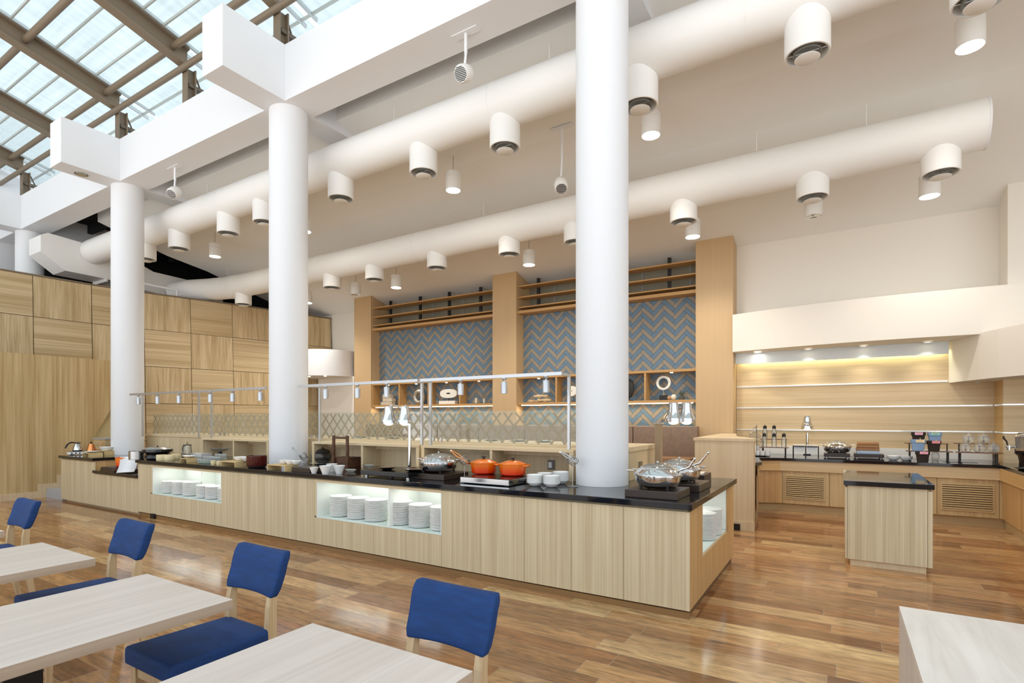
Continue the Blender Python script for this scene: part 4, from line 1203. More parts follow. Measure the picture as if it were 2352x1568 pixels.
def chafing(label, loc, r, rz=0, knob=True):
    t = thing('chafing_dish', label, 'chafing dish', loc, rz); t.scale = (1, 1, 0.86)
    MB().lathe([(0, 0.012), (r * 0.62, 0.012), (r * 0.82, 0.035), (r * 0.93, 0.075), (r * 0.94, 0.125), (r * 1.02, 0.128), (r * 1.02, 0.134), (r * 0.9, 0.134), (r * 0.88, 0.08), (0, 0.03)], seg=48).build('pan', M_chrome, t, smooth=30)
    MB().lathe([(r * 1.0, 0.136), (r * 0.99, 0.146), (r * 0.9, 0.165), (r * 0.82, 0.19), (r * 0.72, 0.205)], seg=48).lathe([(r * 0.72, 0.205), (r * 0.70, 0.212), (r * 0.66, 0.205)], seg=48).build('lid_rim', M_chrome, t, smooth=40)
    MB().lathe([(r * 0.72, 0.206), (r * 0.55, 0.228), (r * 0.3, 0.243), (0, 0.249)], seg=48).build('glass_lid', glassy('lid_glass', '#B9B9AF', 0.5, gloss=0.4), t, smooth=60)
    for k in range(4):
        a = PI / 4 + k * PI / 2
        MB().tube([(r * 0.8 * math.cos(a), r * 0.8 * math.sin(a), 0.05), (r * 0.78 * math.cos(a), r * 0.78 * math.sin(a), 0.0)], 0.012, 8).build('foot', M_blackp, t)
    if knob: MB().ball((0, 0, 0.258), 0.013).build('knob', M_chrome, t, smooth=60)
    hd_ = [(r * 1.0 * math.cos(a), r * 1.0 * math.sin(a), 0.17) for a in (PI - 0.25, PI + 0.25)]
    MB().tube([hd_[0], (-r * 1.25, 0.06, 0.17), (-r * 1.25, -0.06, 0.17), hd_[1]], 0.006, 8).build('handle', M_chrome, t, smooth=40)
    MB().tube([(-q[0], q[1], q[2]) for q in [hd_[0], (-r * 1.2, 0.06, 0.17), (-r * 1.2, -0.06, 0.17), hd_[1]]], 0.006, 8).build('handle', M_chrome, t, smooth=40)
    MB().box(-0.04, 0.04, r * 0.92, r * 1.08, 0.13, 0.19, 0.005).build('hinge', M_steel, t)
    return t
def stand(name, label, loc, w, d, h, m=M_brownp, rz=0, feet=False, bev=0.006):
    t = thing(name, label, 'stand', loc, rz)
    f = 0.018 if feet else 0.0
    MB().box(-w / 2, w / 2, -d / 2, d / 2, f, h, bev).build('body', m, t)
    if feet:
        for sx_ in (-1, 1):
            for sy_ in (-1, 1):
                MB().cyl((sx_ * (w / 2 - 0.04), sy_ * (d / 2 - 0.04)), 0.02, 0, f - 0.0005, 12).build('foot', M_steel, t)
    return t

# ---- drinks counter (left)
p = P(196, 1044, LT)
bnc = (p.x + dv(p, 0.14)[0], p.y + dv(p, 0.14)[1]); ba = 1.12; bn = thing('gas_burner', 'two ring black and steel table burner on the drinks counter', 'burner', (bnc[0], bnc[1], LT), ba)
MB().box(-0.26, 0.24, -0.14, 0.14, 0.012, 0.06, 0.004).build('body', M_steel, bn)
MB().box(-0.25, 0.23, -0.12, 0.13, 0.0605, 0.068).build('hob_plate', M_slab, bn)
for k in range(4): MB().tube([(-0.19 + k * 0.06, -0.141, 0.035), (-0.19 + k * 0.06, -0.16, 0.035)], 0.014, 12).build('knob', M_blackp, bn)
for sx_ in (-1, 1): MB().box(sx_ * 0.2 - 0.02, sx_ * 0.2 + 0.02, -0.1, 0.1, 0, 0.0115).build('foot', M_blackp, bn)
bz = LT + 0.069
kt = thing('coffee_pot', 'glass and steel coffee pot with black handle on the burner', 'pot', (bnc[0] - 0.12 * math.cos(ba), bnc[1] - 0.12 * math.sin(ba), bz), ba)
MB().lathe([(0, 0), (0.07, 0), (0.085, 0.02), (0.082, 0.06), (0.065, 0.1), (0.045, 0.14), (0.05, 0.155)], seg=28).build('body', M_chrome, kt, smooth=40)
MB().lathe([(0, 0.172), (0.045, 0.17), (0.056, 0.156), (0.0, 0.155)], seg=20).build('lid', M_blackp, kt, smooth=40)
MB().tube([(-0.04, -0.02, 0.165), (-0.10, -0.03, 0.17), (-0.15, -0.045, 0.13), (-0.18, -0.05, 0.06)], [0.012, 0.014, 0.014, 0.012], 8).build('handle', M_blackp, kt, smooth=40)
kk = thing('copper_kettle', 'ribbed copper gooseneck kettle standing on the burner', 'kettle', (bnc[0] + 0.09 * math.cos(ba), bnc[1] + 0.09 * math.sin(ba), bz), ba)
pr = [(0, 0), (0.082, 0)]
for k in range(5): pr += [(0.082 - k * 0.009, 0.004 + k * 0.027), (0.079 - k * 0.009, 0.027 + k * 0.027)]
pr += [(0.038, 0.14), (0, 0.142)]
MB().lathe(pr, seg=28).build('body', M_copper, kk, smooth=25)
MB().lathe([(0, 0.143), (0.03, 0.143), (0.012, 0.155), (0.015, 0.172), (0, 0.175)], seg=16).build('lid_knob', M_rack, kk, smooth=40)
MB().tube([(0.07, 0, 0.02), (0.13, 0, 0.03), (0.15, 0, 0.08), (0.155, 0, 0.12), (0.18, 0, 0.155), (0.20, 0, 0.155)], [0.01, 0.009, 0.008, 0.007, 0.006, 0.006], 8).build('spout', M_copper, kk, smooth=40)
q = P(213, 1049, LT)
riser('wooden_riser', 'low bamboo riser under the white leaf dish on the drinks counter', (q.x + dv(q, 0.12)[0], q.y + dv(q, 0.12)[1], LT), 0.26, 0.22, 0.075)
item(MB().lathe([(0, 0), (0.07, 0), (0.15, 0.022), (0.147, 0.026), (0.06, 0.006), (0, 0.006)], seg=28, sy=0.7), 'oval_plate', 'white leaf-shaped plate on the low bamboo riser of the drinks counter', 'plate', (q.x - 0.02 + dv(q, 0.12)[0], q.y + dv(q, 0.12)[1], LT + 0.0755), M_porc)
q = P(250, 1046, LT)
riser('wooden_riser', 'taller bamboo riser under the white oval bowl beside the left column', (q.x - 0.08 + dv(q, 0.16)[0], q.y + dv(q, 0.16)[1], LT), 0.30, 0.2, 0.085)
item(bowl_mb(0.17, 0.07, 0.11, sy=0.65), 'oval_bowl', 'white oval bowl on the taller bamboo riser beside the left column', 'bowl', (q.x - 0.10 + dv(q, 0.16)[0], q.y + dv(q, 0.16)[1], LT + 0.0855), M_porc)
# ---- low counter
q = P(272, 1084, LZ)
lt_ = thing('induction_cooker', 'dark brown boxed cooker on the low counter', 'cooker', (q.x + 0.12 + dv(q, 0.25)[0], q.y + dv(q, 0.25)[1], LZ))
MB().prism([(-0.25, 0), (0.25, 0), (0.25, 0.04), (0.15, 0.085), (-0.2, 0.085), (-0.25, 0.06)], -0.22, 0.22, 'y').build('body', M_brownp, lt_)
q2 = P(283, 1083, LZ)
op = thing('stock_pot', 'tall orange casserole on the low counter behind the white paper', 'pot', (q.x + 0.24 + dv(q, 0.25)[0], q.y + dv(q, 0.25)[1], LZ + 0.0865))
MB().lathe([(0, 0), (0.11, 0), (0.13, 0.02), (0.14, 0.16), (0.145, 0.165), (0.13, 0.165), (0.12, 0.02), (0, 0.01)], seg=32).build('body', M_orange, op, smooth=40)
b = MB(); n_ = 12
pts0 = [(0.0, 0.0, 0.23), (0.0, 0.02, 0.14), (0.03, 0.0, 0.05), (0.09, -0.05, 0.012)]
rr_ = []
for k in range(n_ + 1):
    f = k / n_; z = 0.25 * (1 - f) ** 1.5 + 0.012; x = 0.17 * f + 0.02 * math.sin(f * 5); y = -0.12 * f
    rr_.append(((x, y, z), (x + 0.24, y + 0.16, z + 0.015)))
fs = []
prev = None
for a, c in rr_:
    va, vb = b.bm.verts.new(a), b.bm.verts.new(c)
    if prev: b.bm.faces.new((prev[0], va, vb, prev[1]))
    prev = (va, vb)
o = b.build('curled_paper', mat('paper_white', '#EDEFF2', 0.7), smooth=60)
sm = o.modifiers.new('thick', 'SOLIDIFY'); sm.thickness = 0.004
o.location = (q.x + 0.06 + dv(q, 0.0)[0], q.y + dv(q, 0.0)[1], LZ); tag(o, 'curled sheet of white paper leaning over the low counter', 'paper')

# ---- main buffet, left to right
q = P(314, 1056)
t = thing('steel_pot', 'small brushed steel saucepan at the left end of the black worktop', 'pot', (q.x + 0.0 + dv(q, 0.12)[0], q.y + dv(q, 0.12)[1], WT))
MB().lathe([(0, 0), (0.105, 0), (0.11, 0.005), (0.11, 0.135), (0.115, 0.138), (0.105, 0.138), (0.1, 0.01), (0, 0.008)], seg=32).build('body', M_steel, t, smooth=40)
MB().tube([(0.11, -0.02, 0.11), (0.16, -0.02, 0.112), (0.16, 0.03, 0.112), (0.11, 0.03, 0.11)], 0.006, 8).build('handle', M_steel, t, smooth=40)
q = P(362, 1057)
t = thing('soup_warmer', 'large round black soup warmer with a steel lid near the left column', 'soup warmer', (q.x + dv(q, 0.25)[0], q.y + dv(q, 0.25)[1], WT)); t.scale = (0.86, 0.86, 0.86)
MB().lathe([(0, 0), (0.17, 0), (0.19, 0.03), (0.165, 0.09), (0.20, 0.13), (0.25, 0.15), (0.25, 0.19), (0.23, 0.195), (0.0, 0.195)], seg=40).build('body', M_slab, t, smooth=35)
MB().lathe([(0.225, 0.197), (0.21, 0.215), (0.12, 0.235), (0, 0.238)], seg=40).build('lid', M_steel, t, smooth=50)
MB().ball((0, 0, 0.25), 0.014).build('knob', M_blackp, t, smooth=60)
for k, (u, v, s_) in enumerate(((371, 1058, 1), (389, 1058, 1), (404, 1055, 0.95))):
    q = P(u, v)
    item(MB().lathe([(0, 0), (0.07, 0), (0.075, 0.01), (0.075, 0.085), (0.07, 0.092), (0.0, 0.09)], seg=28), 'cream_canister',
         'short round cream ceramic canister, %s, in front of the soup warmer' % ['leftmost', 'middle', 'rightmost'][k], 'canister', (q.x + dv(q, 0.09)[0], q.y + dv(q, 0.09)[1], WT), M_cream2, 'cream canisters')
q = P(430, 1050)
t = thing('glass_kettle', 'clear glass kettle with black handle and ring knob', 'kettle', (q.x + dv(q, 0.05)[0], q.y + dv(q, 0.05)[1], WT))
MB().lathe([(0.0, 0.0), (0.078, 0.0), (0.08, 0.02), (0, 0.021)], seg=28).build('base', M_blackp, t, smooth=40)
MB().lathe([(0.078, 0.021), (0.078, 0.05), (0.062, 0.20), (0.06, 0.21)], seg=28).build('glass', M_glass, t, smooth=50)
MB().lathe([(0.066, 0.205), (0.066, 0.215), (0, 0.218)], seg=28).build('lid', M_blackp, t, smooth=40)
MB().tube([(0.02 * math.cos(a), 0, 0.236 + 0.02 * math.sin(a)) for a in [k * PI / 8 for k in range(16)]], 0.004, 6, closed=True).build('ring_knob', M_blackp, t)
MB().tube([(-0.06, 0, 0.195), (-0.13, 0, 0.185), (-0.15, 0, 0.13), (-0.13, 0, 0.05), (-0.08, 0, 0.012)], [0.012, 0.013, 0.012, 0.012, 0.012], 8).build('handle', M_blackp, t, smooth=40)
q = P(463, 1050)
t = stand('white_serving_dish', 'white rectangular serving dish behind the stacked glass bowls', (q.x + dv(q, 0.14)[0], q.y + dv(q, 0.14)[1], WT), 0.32, 0.2, 0.07, M_porc); t['category'] = 'dish'
q = P(434, 1061)
riser('wooden_riser', 'small bamboo riser in front of the glass kettle', (q.x + dv(q, 0.09)[0], q.y + dv(q, 0.09)[1], WT), 0.19, 0.16, 0.06)
item(MB().lathe([(0, 0), (0.05, 0), (0.12, 0.03), (0.116, 0.034), (0.05, 0.008), (0, 0.008)], seg=24, sy=0.7), 'oval_plate', 'small white oval plate on the small bamboo riser', 'plate', (q.x - 0.01 + dv(q, 0.09)[0], q.y + dv(q, 0.09)[1], WT + 0.0605), M_porc)
t = thing('bowl_tray', 'green tinted glass tray carrying the small glass bowls', 'tray', (P(466, 1064).x, P(466, 1064).y + 0.12, WT))
MB().lathe([(0, 0), (0.2, 0.0), (0.21, 0.008), (0, 0.008)], seg=32, sy=0.7).build('tray', glassy('mint_glass', '#BFE8CF', 0.45), t, smooth=40)
gb = MB().lathe([(0.0, 0.0), (0.022, 0.0), (0.04, 0.02), (0.046, 0.04), (0.043, 0.04), (0.036, 0.02), (0.0, 0.005)], seg=16)
cx_, cy_, _z = t.location
g0 = None; kk_ = 0
for r_ in range(3):
    for k in range(5):
        for lv in range(1 + (1 if r_ > 0 else 0) + (1 if (r_ == 2 and k > 1) else 0)):
            x = cx_ - 0.17 + k * 0.085 + 0.01 * r_; y = cy_ - 0.085 + r_ * 0.085; z = WT + 0.009 + lv * 0.041
            if g0 is None:
                g0 = item(gb, 'glass_bowl', '', 'bowl', (x, y, z), glassy('bowl_glass', '#EAF3EF', 0.16, gloss=0.15, fres=0.5), smooth=50); o = g0
            else:
                o = g0.copy(); C.objects.link(o); o.location = (x, y, z)
            o['label'] = 'tiny clear glass bowl stacked on the green tinted glass tray'; o['group'] = 'tiny glass bowls'
q = P(505, 1052)
t = thing('glass_cake_stand', 'wavy clear glass dish on a dark foot behind the tiny glass bowls', 'dish', (q.x + dv(q, 0.1)[0], q.y + dv(q, 0.1)[1], WT))
MB().lathe([(0, 0), (0.06, 0), (0.05, 0.05), (0.03, 0.10), (0, 0.10)], seg=20).build('foot', M_blackp, t, smooth=40)
b = MB(); n_ = 40
rg = [[b.bm.verts.new(((r0 * (1 + wv * math.sin(8 * a))) * math.cos(a), (r0 * (1 + wv * math.sin(8 * a))) * math.sin(a), z0 + wv * 0.05 * math.sin(8 * a))) for a in [2 * PI * i / n_ for i in range(n_)]] for r0, z0, wv in ((0.04, 0.103, 0), (0.12, 0.12, 0.03), (0.17, 0.16, 0.08))]
for A, B in zip(rg, rg[1:]):
    for i in range(n_): b.bm.faces.new((A[i], A[(i + 1) % n_], B[(i + 1) % n_], B[i]))
b.build('dish', glassy('bowl_glass', '', 0), t, smooth=60)
for k, (u, v) in enumerate(((490, 1067), (503, 1068), (515, 1063))):
    q = P(u, v)
    item(MB().lathe([(0, 0), (0.033, 0), (0.035, 0.005), (0.035, 0.055), (0.03, 0.058), (0.0, 0.052)], seg=20), 'sauce_cup', 'small cream cup between the glass bowls and white dishes, %s of three' % ['left', 'middle', 'right'][k], 'cup', (q.x + dv(q, 0.04)[0], q.y + dv(q, 0.04)[1], WT), M_cream2, 'small cream cups')
q = P(541, 1072)
riser('wooden_riser', 'bamboo riser carrying white bowls left of the dark red pot', (q.x + dv(q, 0.12)[0], q.y + dv(q, 0.12)[1], WT), 0.34, 0.22, 0.075)
for k in range(2):
    item(bowl_mb(0.09, 0.055), 'serving_bowl', 'white bowl on the bamboo riser left of the dark red pot, %s' % ('left one', 'right one')[k], 'bowl', (q.x - 0.085 + 0.18 * k, q.y + 0.12, WT + 0.0755), M_porc, 'bowls on the riser left of the red pot')
q = P(590, 1075)
t = thing('fluted_pot', 'dark red fluted ceramic crock left of the middle column', 'pot', (q.x + dv(q, 0.12)[0], q.y + dv(q, 0.12)[1], WT))
b = MB(); n_ = 48; R_ = []
for r0, z0 in ((0.0, 0), (0.10, 0), (0.118, 0.02), (0.125, 0.12), (0.132, 0.15), (0.132, 0.16), (0.12, 0.16), (0.112, 0.03), (0.0, 0.02)):
    R_.append([b.bm.verts.new((r0 * (1 + (0.03 if 0 < z0 < 0.15 and r0 > 0.115 else 0) * math.cos(24 * a)) * math.cos(a), r0 * (1 + (0.03 if 0 < z0 < 0.15 and r0 > 0.115 else 0) * math.cos(24 * a)) * math.sin(a), z0)) for a in [2 * PI * i / 96 for i in range(96)]])
for A, B in zip(R_, R_[1:]):
    for i in range(96): b.bm.faces.new((A[i], A[(i + 1) % 96], B[(i + 1) % 96], B[i]))
b.build('body', mat('oxblood_glaze', '#4E1512', 0.15, coat=0.5), t, smooth=60)
MB().lathe([(0, 0.0), (0.101, 0.0), (0.12, 0.022), (0.123, 0.03), (0.12, 0.018), (0, 0.001)], seg=32).build('base_ring', M_blackp, t)
q = P(650, 1081)
riser('wooden_riser', 'bamboo riser carrying white bowls in front of the middle column', (q.x + dv(q, 0.1)[0], q.y + dv(q, 0.1)[1], WT), 0.36, 0.2, 0.075)
for k in range(3):
    item(bowl_mb(0.062, 0.05, 0.03), 'serving_bowl', 'small white bowl on the riser in front of the middle column, %s' % ['left', 'middle', 'right'][k], 'bowl', (q.x - 0.12 + 0.125 * k, q.y + 0.10, WT + 0.0755), M_porc, 'bowls on the riser before the middle column')
q = P(697, 1072)
tongs_stand('steel tongs resting in a spiral in front of the middle column', (q.x, q.y, WT), 0.10, flip=1, pitch=-0.42)
q = P(702, 1085)
stand('tray_stand', 'flat dark brown box behind the conical white cups', (q.x + 0.03 + dv(q, 0.12)[0], q.y + dv(q, 0.12)[1], WT), 0.34, 0.2, 0.06, M_brownp)
q = P(737, 1066)
item(MB().lathe([(0, 0), (0.12, 0), (0.16, 0.012), (0, 0.012)], seg=28), 'round_plate', 'white plate under the dark ceramic rice pot', 'plate', (q.x + dv(q, 0.12)[0], q.y + dv(q, 0.12)[1], WT), M_porc)
t = thing('rice_pot', 'round dark metallic ceramic rice pot with a looped lid', 'pot', (q.x + dv(q, 0.12)[0], q.y + dv(q, 0.12)[1], WT + 0.0125))
MB().lathe([(0, 0), (0.09, 0), (0.13, 0.03), (0.148, 0.08), (0.14, 0.13), (0.12, 0.155), (0, 0.155)], seg=40).build('body', mat('dark_glaze', '#57524E', 0.22, 0.5), t, smooth=50)
MB().lathe([(0.135, 0.150), (0.14, 0.158), (0.11, 0.19), (0.05, 0.212), (0, 0.215)], seg=40).build('lid', mat('dark_glaze', ''), t, smooth=50)
MB().tube([(-0.045, 0, 0.212), (-0.03, 0, 0.235), (0, 0, 0.245), (0.03, 0, 0.235), (0.045, 0, 0.212)], 0.011, 8).build('loop_handle', mat('dark_glaze', ''), t, smooth=50)
q = P(790, 1072)
t = thing('wooden_carry_box', 'dark wooden carrying box with a tall square handle', 'box', (q.x + 0.09 + dv(q, 0.13)[0], q.y + dv(q, 0.13)[1], WT))
MB().box(-0.16, 0.15, -0.12, 0.12, 0.0, 0.115, 0.004).build('box', M_darkwood, t)
MB().box(-0.165, 0.12, -0.125, 0.125, 0.1155, 0.130, 0.003).build('lid', M_darkwood, t)
hx = 0.0
for sx_ in (-0.135, 0.135):
    MB().box(sx_ - 0.018, sx_ + 0.018, -0.152, -0.126, 0.0, 0.43).build('upright', M_darkwood, t)
MB().box(-0.165, 0.165, -0.15, -0.128, 0.385, 0.415).build('crossbar', M_darkwood, t) if False else MB().box(-0.1165, 0.1165, -0.15, -0.128, 0.385, 0.415).build('crossbar', M_darkwood, t)
stand('black_tray', 'black slate board under the wooden carrying box', (q.x + 0.20 + dv(q, 0.05)[0], q.y + dv(q, 0.05)[1], WT - 0.0), 0.1, 0.1, 0.008, M_slab) if False else None
cone = None
for k, (u, v, s_) in enumerate(((717, 1087, 0.72), (742, 1089, 1.0), (757, 1083, 0.95), (773, 1088, 0.98))):
    q = P(u, v)
    r_ = 0.075 * s_ * 0.98; h_ = 0.10 * s_
    item(MB().lathe([(0, 0), (r_ * 0.5, 0), (r_, h_), (r_ - 0.004, h_), (r_ * 0.5, 0.01), (0, 0.008)], seg=28), 'conical_cup',
         'white conical porcelain cup on the front edge, %s' % ['smallest, leftmost', 'second from the left', 'half hidden behind the others', 'rightmost'][k], 'cup', (q.x, q.y + r_ * 0.5, WT), M_porc, 'conical white cups')
q = P(805, 1084)
t = thing('spoon_rest', 'leaf-shaped clear glass spoon rest left of the black hot plate', 'spoon rest', (q.x + dv(q, 0.05)[0], q.y + dv(q, 0.05)[1], WT))
MB().lathe([(0, 0.0), (0.05, 0.002), (0.085, 0.03), (0.08, 0.032), (0.04, 0.01), (0, 0.008)], seg=24, sx=1.1, sy=0.6).build('dish', glassy('bowl_glass', '', 0), t, smooth=50)
t = thing('glass_leaf_dish', 'shallow clear glass dish touching the left corner of the black hot plate', 'dish', (P(838, 1077).x, P(838, 1077).y + 0.06, WT))
MB().lathe([(0, 0.0), (0.04, 0.002), (0.09, 0.05), (0.085, 0.052), (0.03, 0.01), (0, 0.008)], seg=24, sx=1.1, sy=0.7).build('dish', glassy('bowl_glass', '', 0), t, smooth=50)
# hot plate slab, copper plates, lamp
c0, c1, c2 = P(826, 1094), P(920, 1105), P(972, 1089)
hp = thing('hot_plate', 'large black stone hot plate on short steel feet', 'hot plate', (c0.x, c0.y + 0.01, WT))
wd = c1.x - c0.x; dd = 0.5
MB().box(0, wd, 0, dd, 0.022, 0.075, 0.006).build('slab', M_slab, hp)
for fx in (0.05, wd - 0.05):
    for fy in (0.05, dd - 0.05):
        MB().cyl((fx, fy), 0.022, 0, 0.0215, 14).build('foot', M_steel, hp)
M_cplate = mat('copper_glaze', '#C79A7C', 0.3, 0.3)
for k, (dx, dy) in enumerate(((0.16, 0.20), (0.37, 0.36), (0.44, 0.18))):
    t = thing('glazed_plate', 'copper-glazed dark plate on the black hot plate, %s' % ['left', 'rear', 'front right with wavy rim'][k], 'plate', (c0.x + dx * wd / 0.5, c0.y + dy, WT + 0.0755), group='copper glazed plates')
    MB().lathe([(0, 0.0), (0.045, 0.0), (0.10, 0.022), (0.102, 0.026), (0.0, 0.008)], seg=28).build('underside', M_slab, t, smooth=40)
    MB().lathe([(0.102, 0.0265), (0.05, 0.012), (0, 0.0095)], seg=28).build('glaze', M_cplate, t, smooth=60)
q = P(941, 1072)
heat_lamp('twin chrome heat lamp on a post behind the black hot plate', (onY(941, 5.0).x, 5.0, WT), 0.70, [(-0.205, -0.15, 0.60), (0.02, -0.11, 0.60)], M_chrome, 0.022, scale=0.9)
# chafing dish on dark stand
q = P(1006, 1103)
stand('dark_stand', 'dark brown box stand under the chafing dish left of the orange pots', (q.x + 0.03 + dv(q, 0.28)[0], q.y + dv(q, 0.28)[1], WT), 0.46, 0.44, 0.06, M_brownp, feet=False)
chafing('round steel chafing dish left of the orange pots', (q.x + 0.01 + dv(q, 0.27)[0], q.y + dv(q, 0.27)[1], WT + 0.061), 0.215)
q = P(1067, 1108)
tongs_stand('copper-handled tongs in a spiral between chafing dish and orange pots', (q.x, q.y, WT), 0.18, flip=1, handle=M_copper, pitch=-0.5, L=0.2)
# induction hob with two orange pots
c0, c1 = P(1057, 1109), P(1172, 1117)
ih = thing('induction_hob', 'chrome-framed black glass induction hob under the orange pots', 'hob', (c0.x, c0.y, WT))
wd = c1.x - c0.x
MB().box(0, wd, 0, 0.42, 0.008, 0.062, 0.003).build('frame', M_chrome, ih)
MB().box(0.012, wd - 0.012, 0.012, 0.408, 0.0625, 0.067).build('glass_top', M_slab, ih)
for fx in (0.05, wd - 0.05): MB().box(fx - 0.02, fx + 0.02, 0.03, 0.39, 0, 0.0075).build('foot', M_blackp, ih)
def casserole(label, loc, rz):
    t = thing('orange_casserole', label, 'casserole pot', loc, rz, 'orange casserole pots'); t.scale = (1.16, 1.16, 1.05)
    MB().lathe([(0, 0), (0.098, 0), (0.112, 0.012), (0.124, 0.105), (0.124, 0.108), (0.112, 0.108), (0.1, 0.02), (0, 0.015)], seg=48).build('body', M_orange, t, smooth=40)
    MB().lathe([(0.128, 0.1085), (0.129, 0.116), (0.115, 0.122), (0.085, 0.135), (0.05, 0.146), (0, 0.15)], seg=48).build('lid', M_orange, t, smooth=50)
    MB().lathe([(0, 0.150), (0.012, 0.150), (0.010, 0.162), (0.026, 0.170), (0.024, 0.176), (0, 0.178)], seg=20).build('knob', mat('dark_knob', '#2A1512', 0.3), t, smooth=40)
    for s_ in (-1, 1):
        MB().tube([(s_ * 0.122, -0.045, 0.098), (s_ * 0.155, -0.035, 0.100), (s_ * 0.155, 0.035, 0.100), (s_ * 0.122, 0.045, 0.098)], 0.009, 8).build('handle', M_orange, t, smooth=50)
    return t
zt = WT + 0.068
pa = onZ(1111, 1089, zt); pb = onZ(1178, 1093.5, zt)
casserole('orange enamel casserole with lid on the hob, left one', (pa.x + dv(pa, 0.11)[0], pa.y + dv(pa, 0.11)[1], zt), 0.2)
casserole('orange enamel casserole with lid on the hob, right one', (pb.x + dv(pb, 0.11)[0], pb.y + dv(pb, 0.11)[1], zt), 0.05)
# stacks of white bowls
bw0 = MB().lathe([(0, 0), (0.034, 0), (0.05, 0.008), (0.074, 0.03), (0.079, 0.038), (0.084, 0.038), (0.084, 0.043), (0.076, 0.043), (0.045, 0.01), (0, 0.006)], seg=32).build('soup_bowl', M_porc, smooth=40); fb = [True]; tag(bw0, '', 'bowl')
for k, (u, v, n) in enumerate(((1252, 1109, 6), (1288, 1112, 8), (1229, 1117, 7), (1267, 1119.5, 7))):
    q = P(u, v); lab = 'white soup bowl in the %s stack beside the orange pots' % ['rear left', 'rear right', 'front left', 'front right'][k]
    for j in range(n):
        if fb[0]: o = bw0; fb[0] = False
        else: o = bw0.copy(); C.objects.link(o)
        o.location = (q.x + dv(q, 0.045)[0], q.y + dv(q, 0.045)[1], WT + j * 0.0115); o['label'] = lab; o['group'] = 'soup bowls, %s stack' % ['rear left', 'rear right', 'front left', 'front right'][k]
q = P(1315, 1118)
tongs_stand('steel tongs in a spiral on a tall wire stand beside the nearest column', (q.x + dv(q, 0.02)[0], q.y + dv(q, 0.02)[1], WT), 0.21, flip=1, pitch=-0.5, L=0.15)
x_ = onY(1266, HYY + 0.33).x
t = thing('wall_socket', 'grey double power socket inside the hutch behind the soup bowls', 'socket', (x_, HYY + 0.338, 0.985))
MB().box(-0.045, 0.045, -0.012, 0, 0, 0.11, 0.002).build('plate', mat('socket_grey', '#6F6B68', 0.4), t)
MB().box(-0.03, 0.012, -0.02, -0.0125, 0.02, 0.085).build('outlet', M_white, t)
# right end: two chafing dishes on stands
q = P(1527, 1149)
stand('dark_stand', 'black box stand under the front chafing dish beside the nearest column', (q.x - 0.06 + dv(q, 0.25)[0], q.y + dv(q, 0.25)[1], WT), 0.44, 0.42, 0.065, M_brownp)
cA = (q.x - 0.06 + dv(q, 0.24)[0], q.y + dv(q, 0.24)[1], WT + 0.066)
chafing('round steel chafing dish at the front right end of the buffet', cA, 0.2)
stand('dark_stand', 'black box stand under the rear chafing dish at the buffet end', (cA[0] + 0.05, cA[1] + 0.62, WT), 0.42, 0.46, 0.065, M_brownp)
chafing('round steel chafing dish behind the front one at the buffet end', (cA[0] + 0.03, cA[1] + 0.60, WT + 0.066), 0.2)
q = P(1590, 1103)
stand('dark_box', 'dark brown box carrying a white sheet at the rear of the buffet end', (-1.36, 5.86, WT), 0.36, 0.34, 0.085, M_brownp)
item(MB().box(-0.17, 0.17, -0.12, 0.12, 0, 0.006), 'white_sheet', 'white card lying on the dark box at the buffet end', 'card', (-1.39, 5.86, WT + 0.086), M_porc, rz=0.1, smooth=0)
for k, (dx, dy, L2) in enumerate(((0.14, 0.02, 0.2), (0.12, 0.5, 0.24))):
    t = thing('tongs', 'steel tongs leaning on the %s chafing dish' % ('front', 'rear')[k], 'tongs', (cA[0] + dx, cA[1] + dy, cA[2] + 0.14))
    for s_ in (-1, 1):
        MB().tube([(0, 0.02 * s_, 0), (0.12, 0.016 * s_, 0.05), (L2 * 0.8, 0.004 * s_, L2 * 0.6)], [0.008, 0.01, 0.006], 8).build('arm', M_chrome, t, smooth=40)
    MB().ball((L2 * 0.8, 0, L2 * 0.6), 0.013).build('hinge', M_chrome, t, smooth=60)
pl = onY(1520, 6.15)
heat_lamp('twin chrome heat lamp on a square bronze post at the buffet end', (onY(1513, 6.12).x, 6.12, WT), 0.60, [(0.204, -0.14, 0.62), (0.33, -0.08, 0.62)], mat('bronze_post', '#A8957B', 0.3, 0.5), sq=True, scale=0.92)

# ================================================================== KITCHEN ITEMS
def KP(u, v): return onZ(u, v, KZ)
q = KP(1737, 1036) if False else onY(1737, 10.9)
wx = onY(1738, 10.75).x
t = thing('wire_sculpture', 'tall openwork wire ornament at the left end of the kitchen worktop', 'ornament', (wx, 10.75, KZ))
MB().tube([(0, 0, 0.0), (0, 0, 0.55)], 0.005, 6).cyl((0, 0), 0.06, 0, 0.008, 16).build('stem', M_rack, t)
b = MB(); random.seed(3)
for i in range(26):
    z = 0.12 + 0.3 * (i % 13) / 12; s_ = -1 if i < 13 else 1
    r_ = 0.13 * math.sin(PI * (0.15 + 0.8 * (i % 13) / 12))
    b.tube([(s_ * r_ * math.sin(f * PI), 0.02 * math.cos(5 * f + i), z + (s_ * -0.06) + 0.07 * f) for f in [k / 10 for k in range(11)]], 0.003, 4)
b.build('wire_leaf', M_steel, t)
q = KP(1745, 1048)
t = thing('cup_tray', 'black tray of white cups at the left end of the kitchen worktop', 'tray', (q.x - 0.02, q.y + 0.12, KZ))
MB().box(-0.25, 0.17, -0.10, 0.10, 0.006, 0.016).box(-0.2, 0.12, -0.07, 0.07, 0, 0.006).build('tray', M_slab, t)
c0 = None
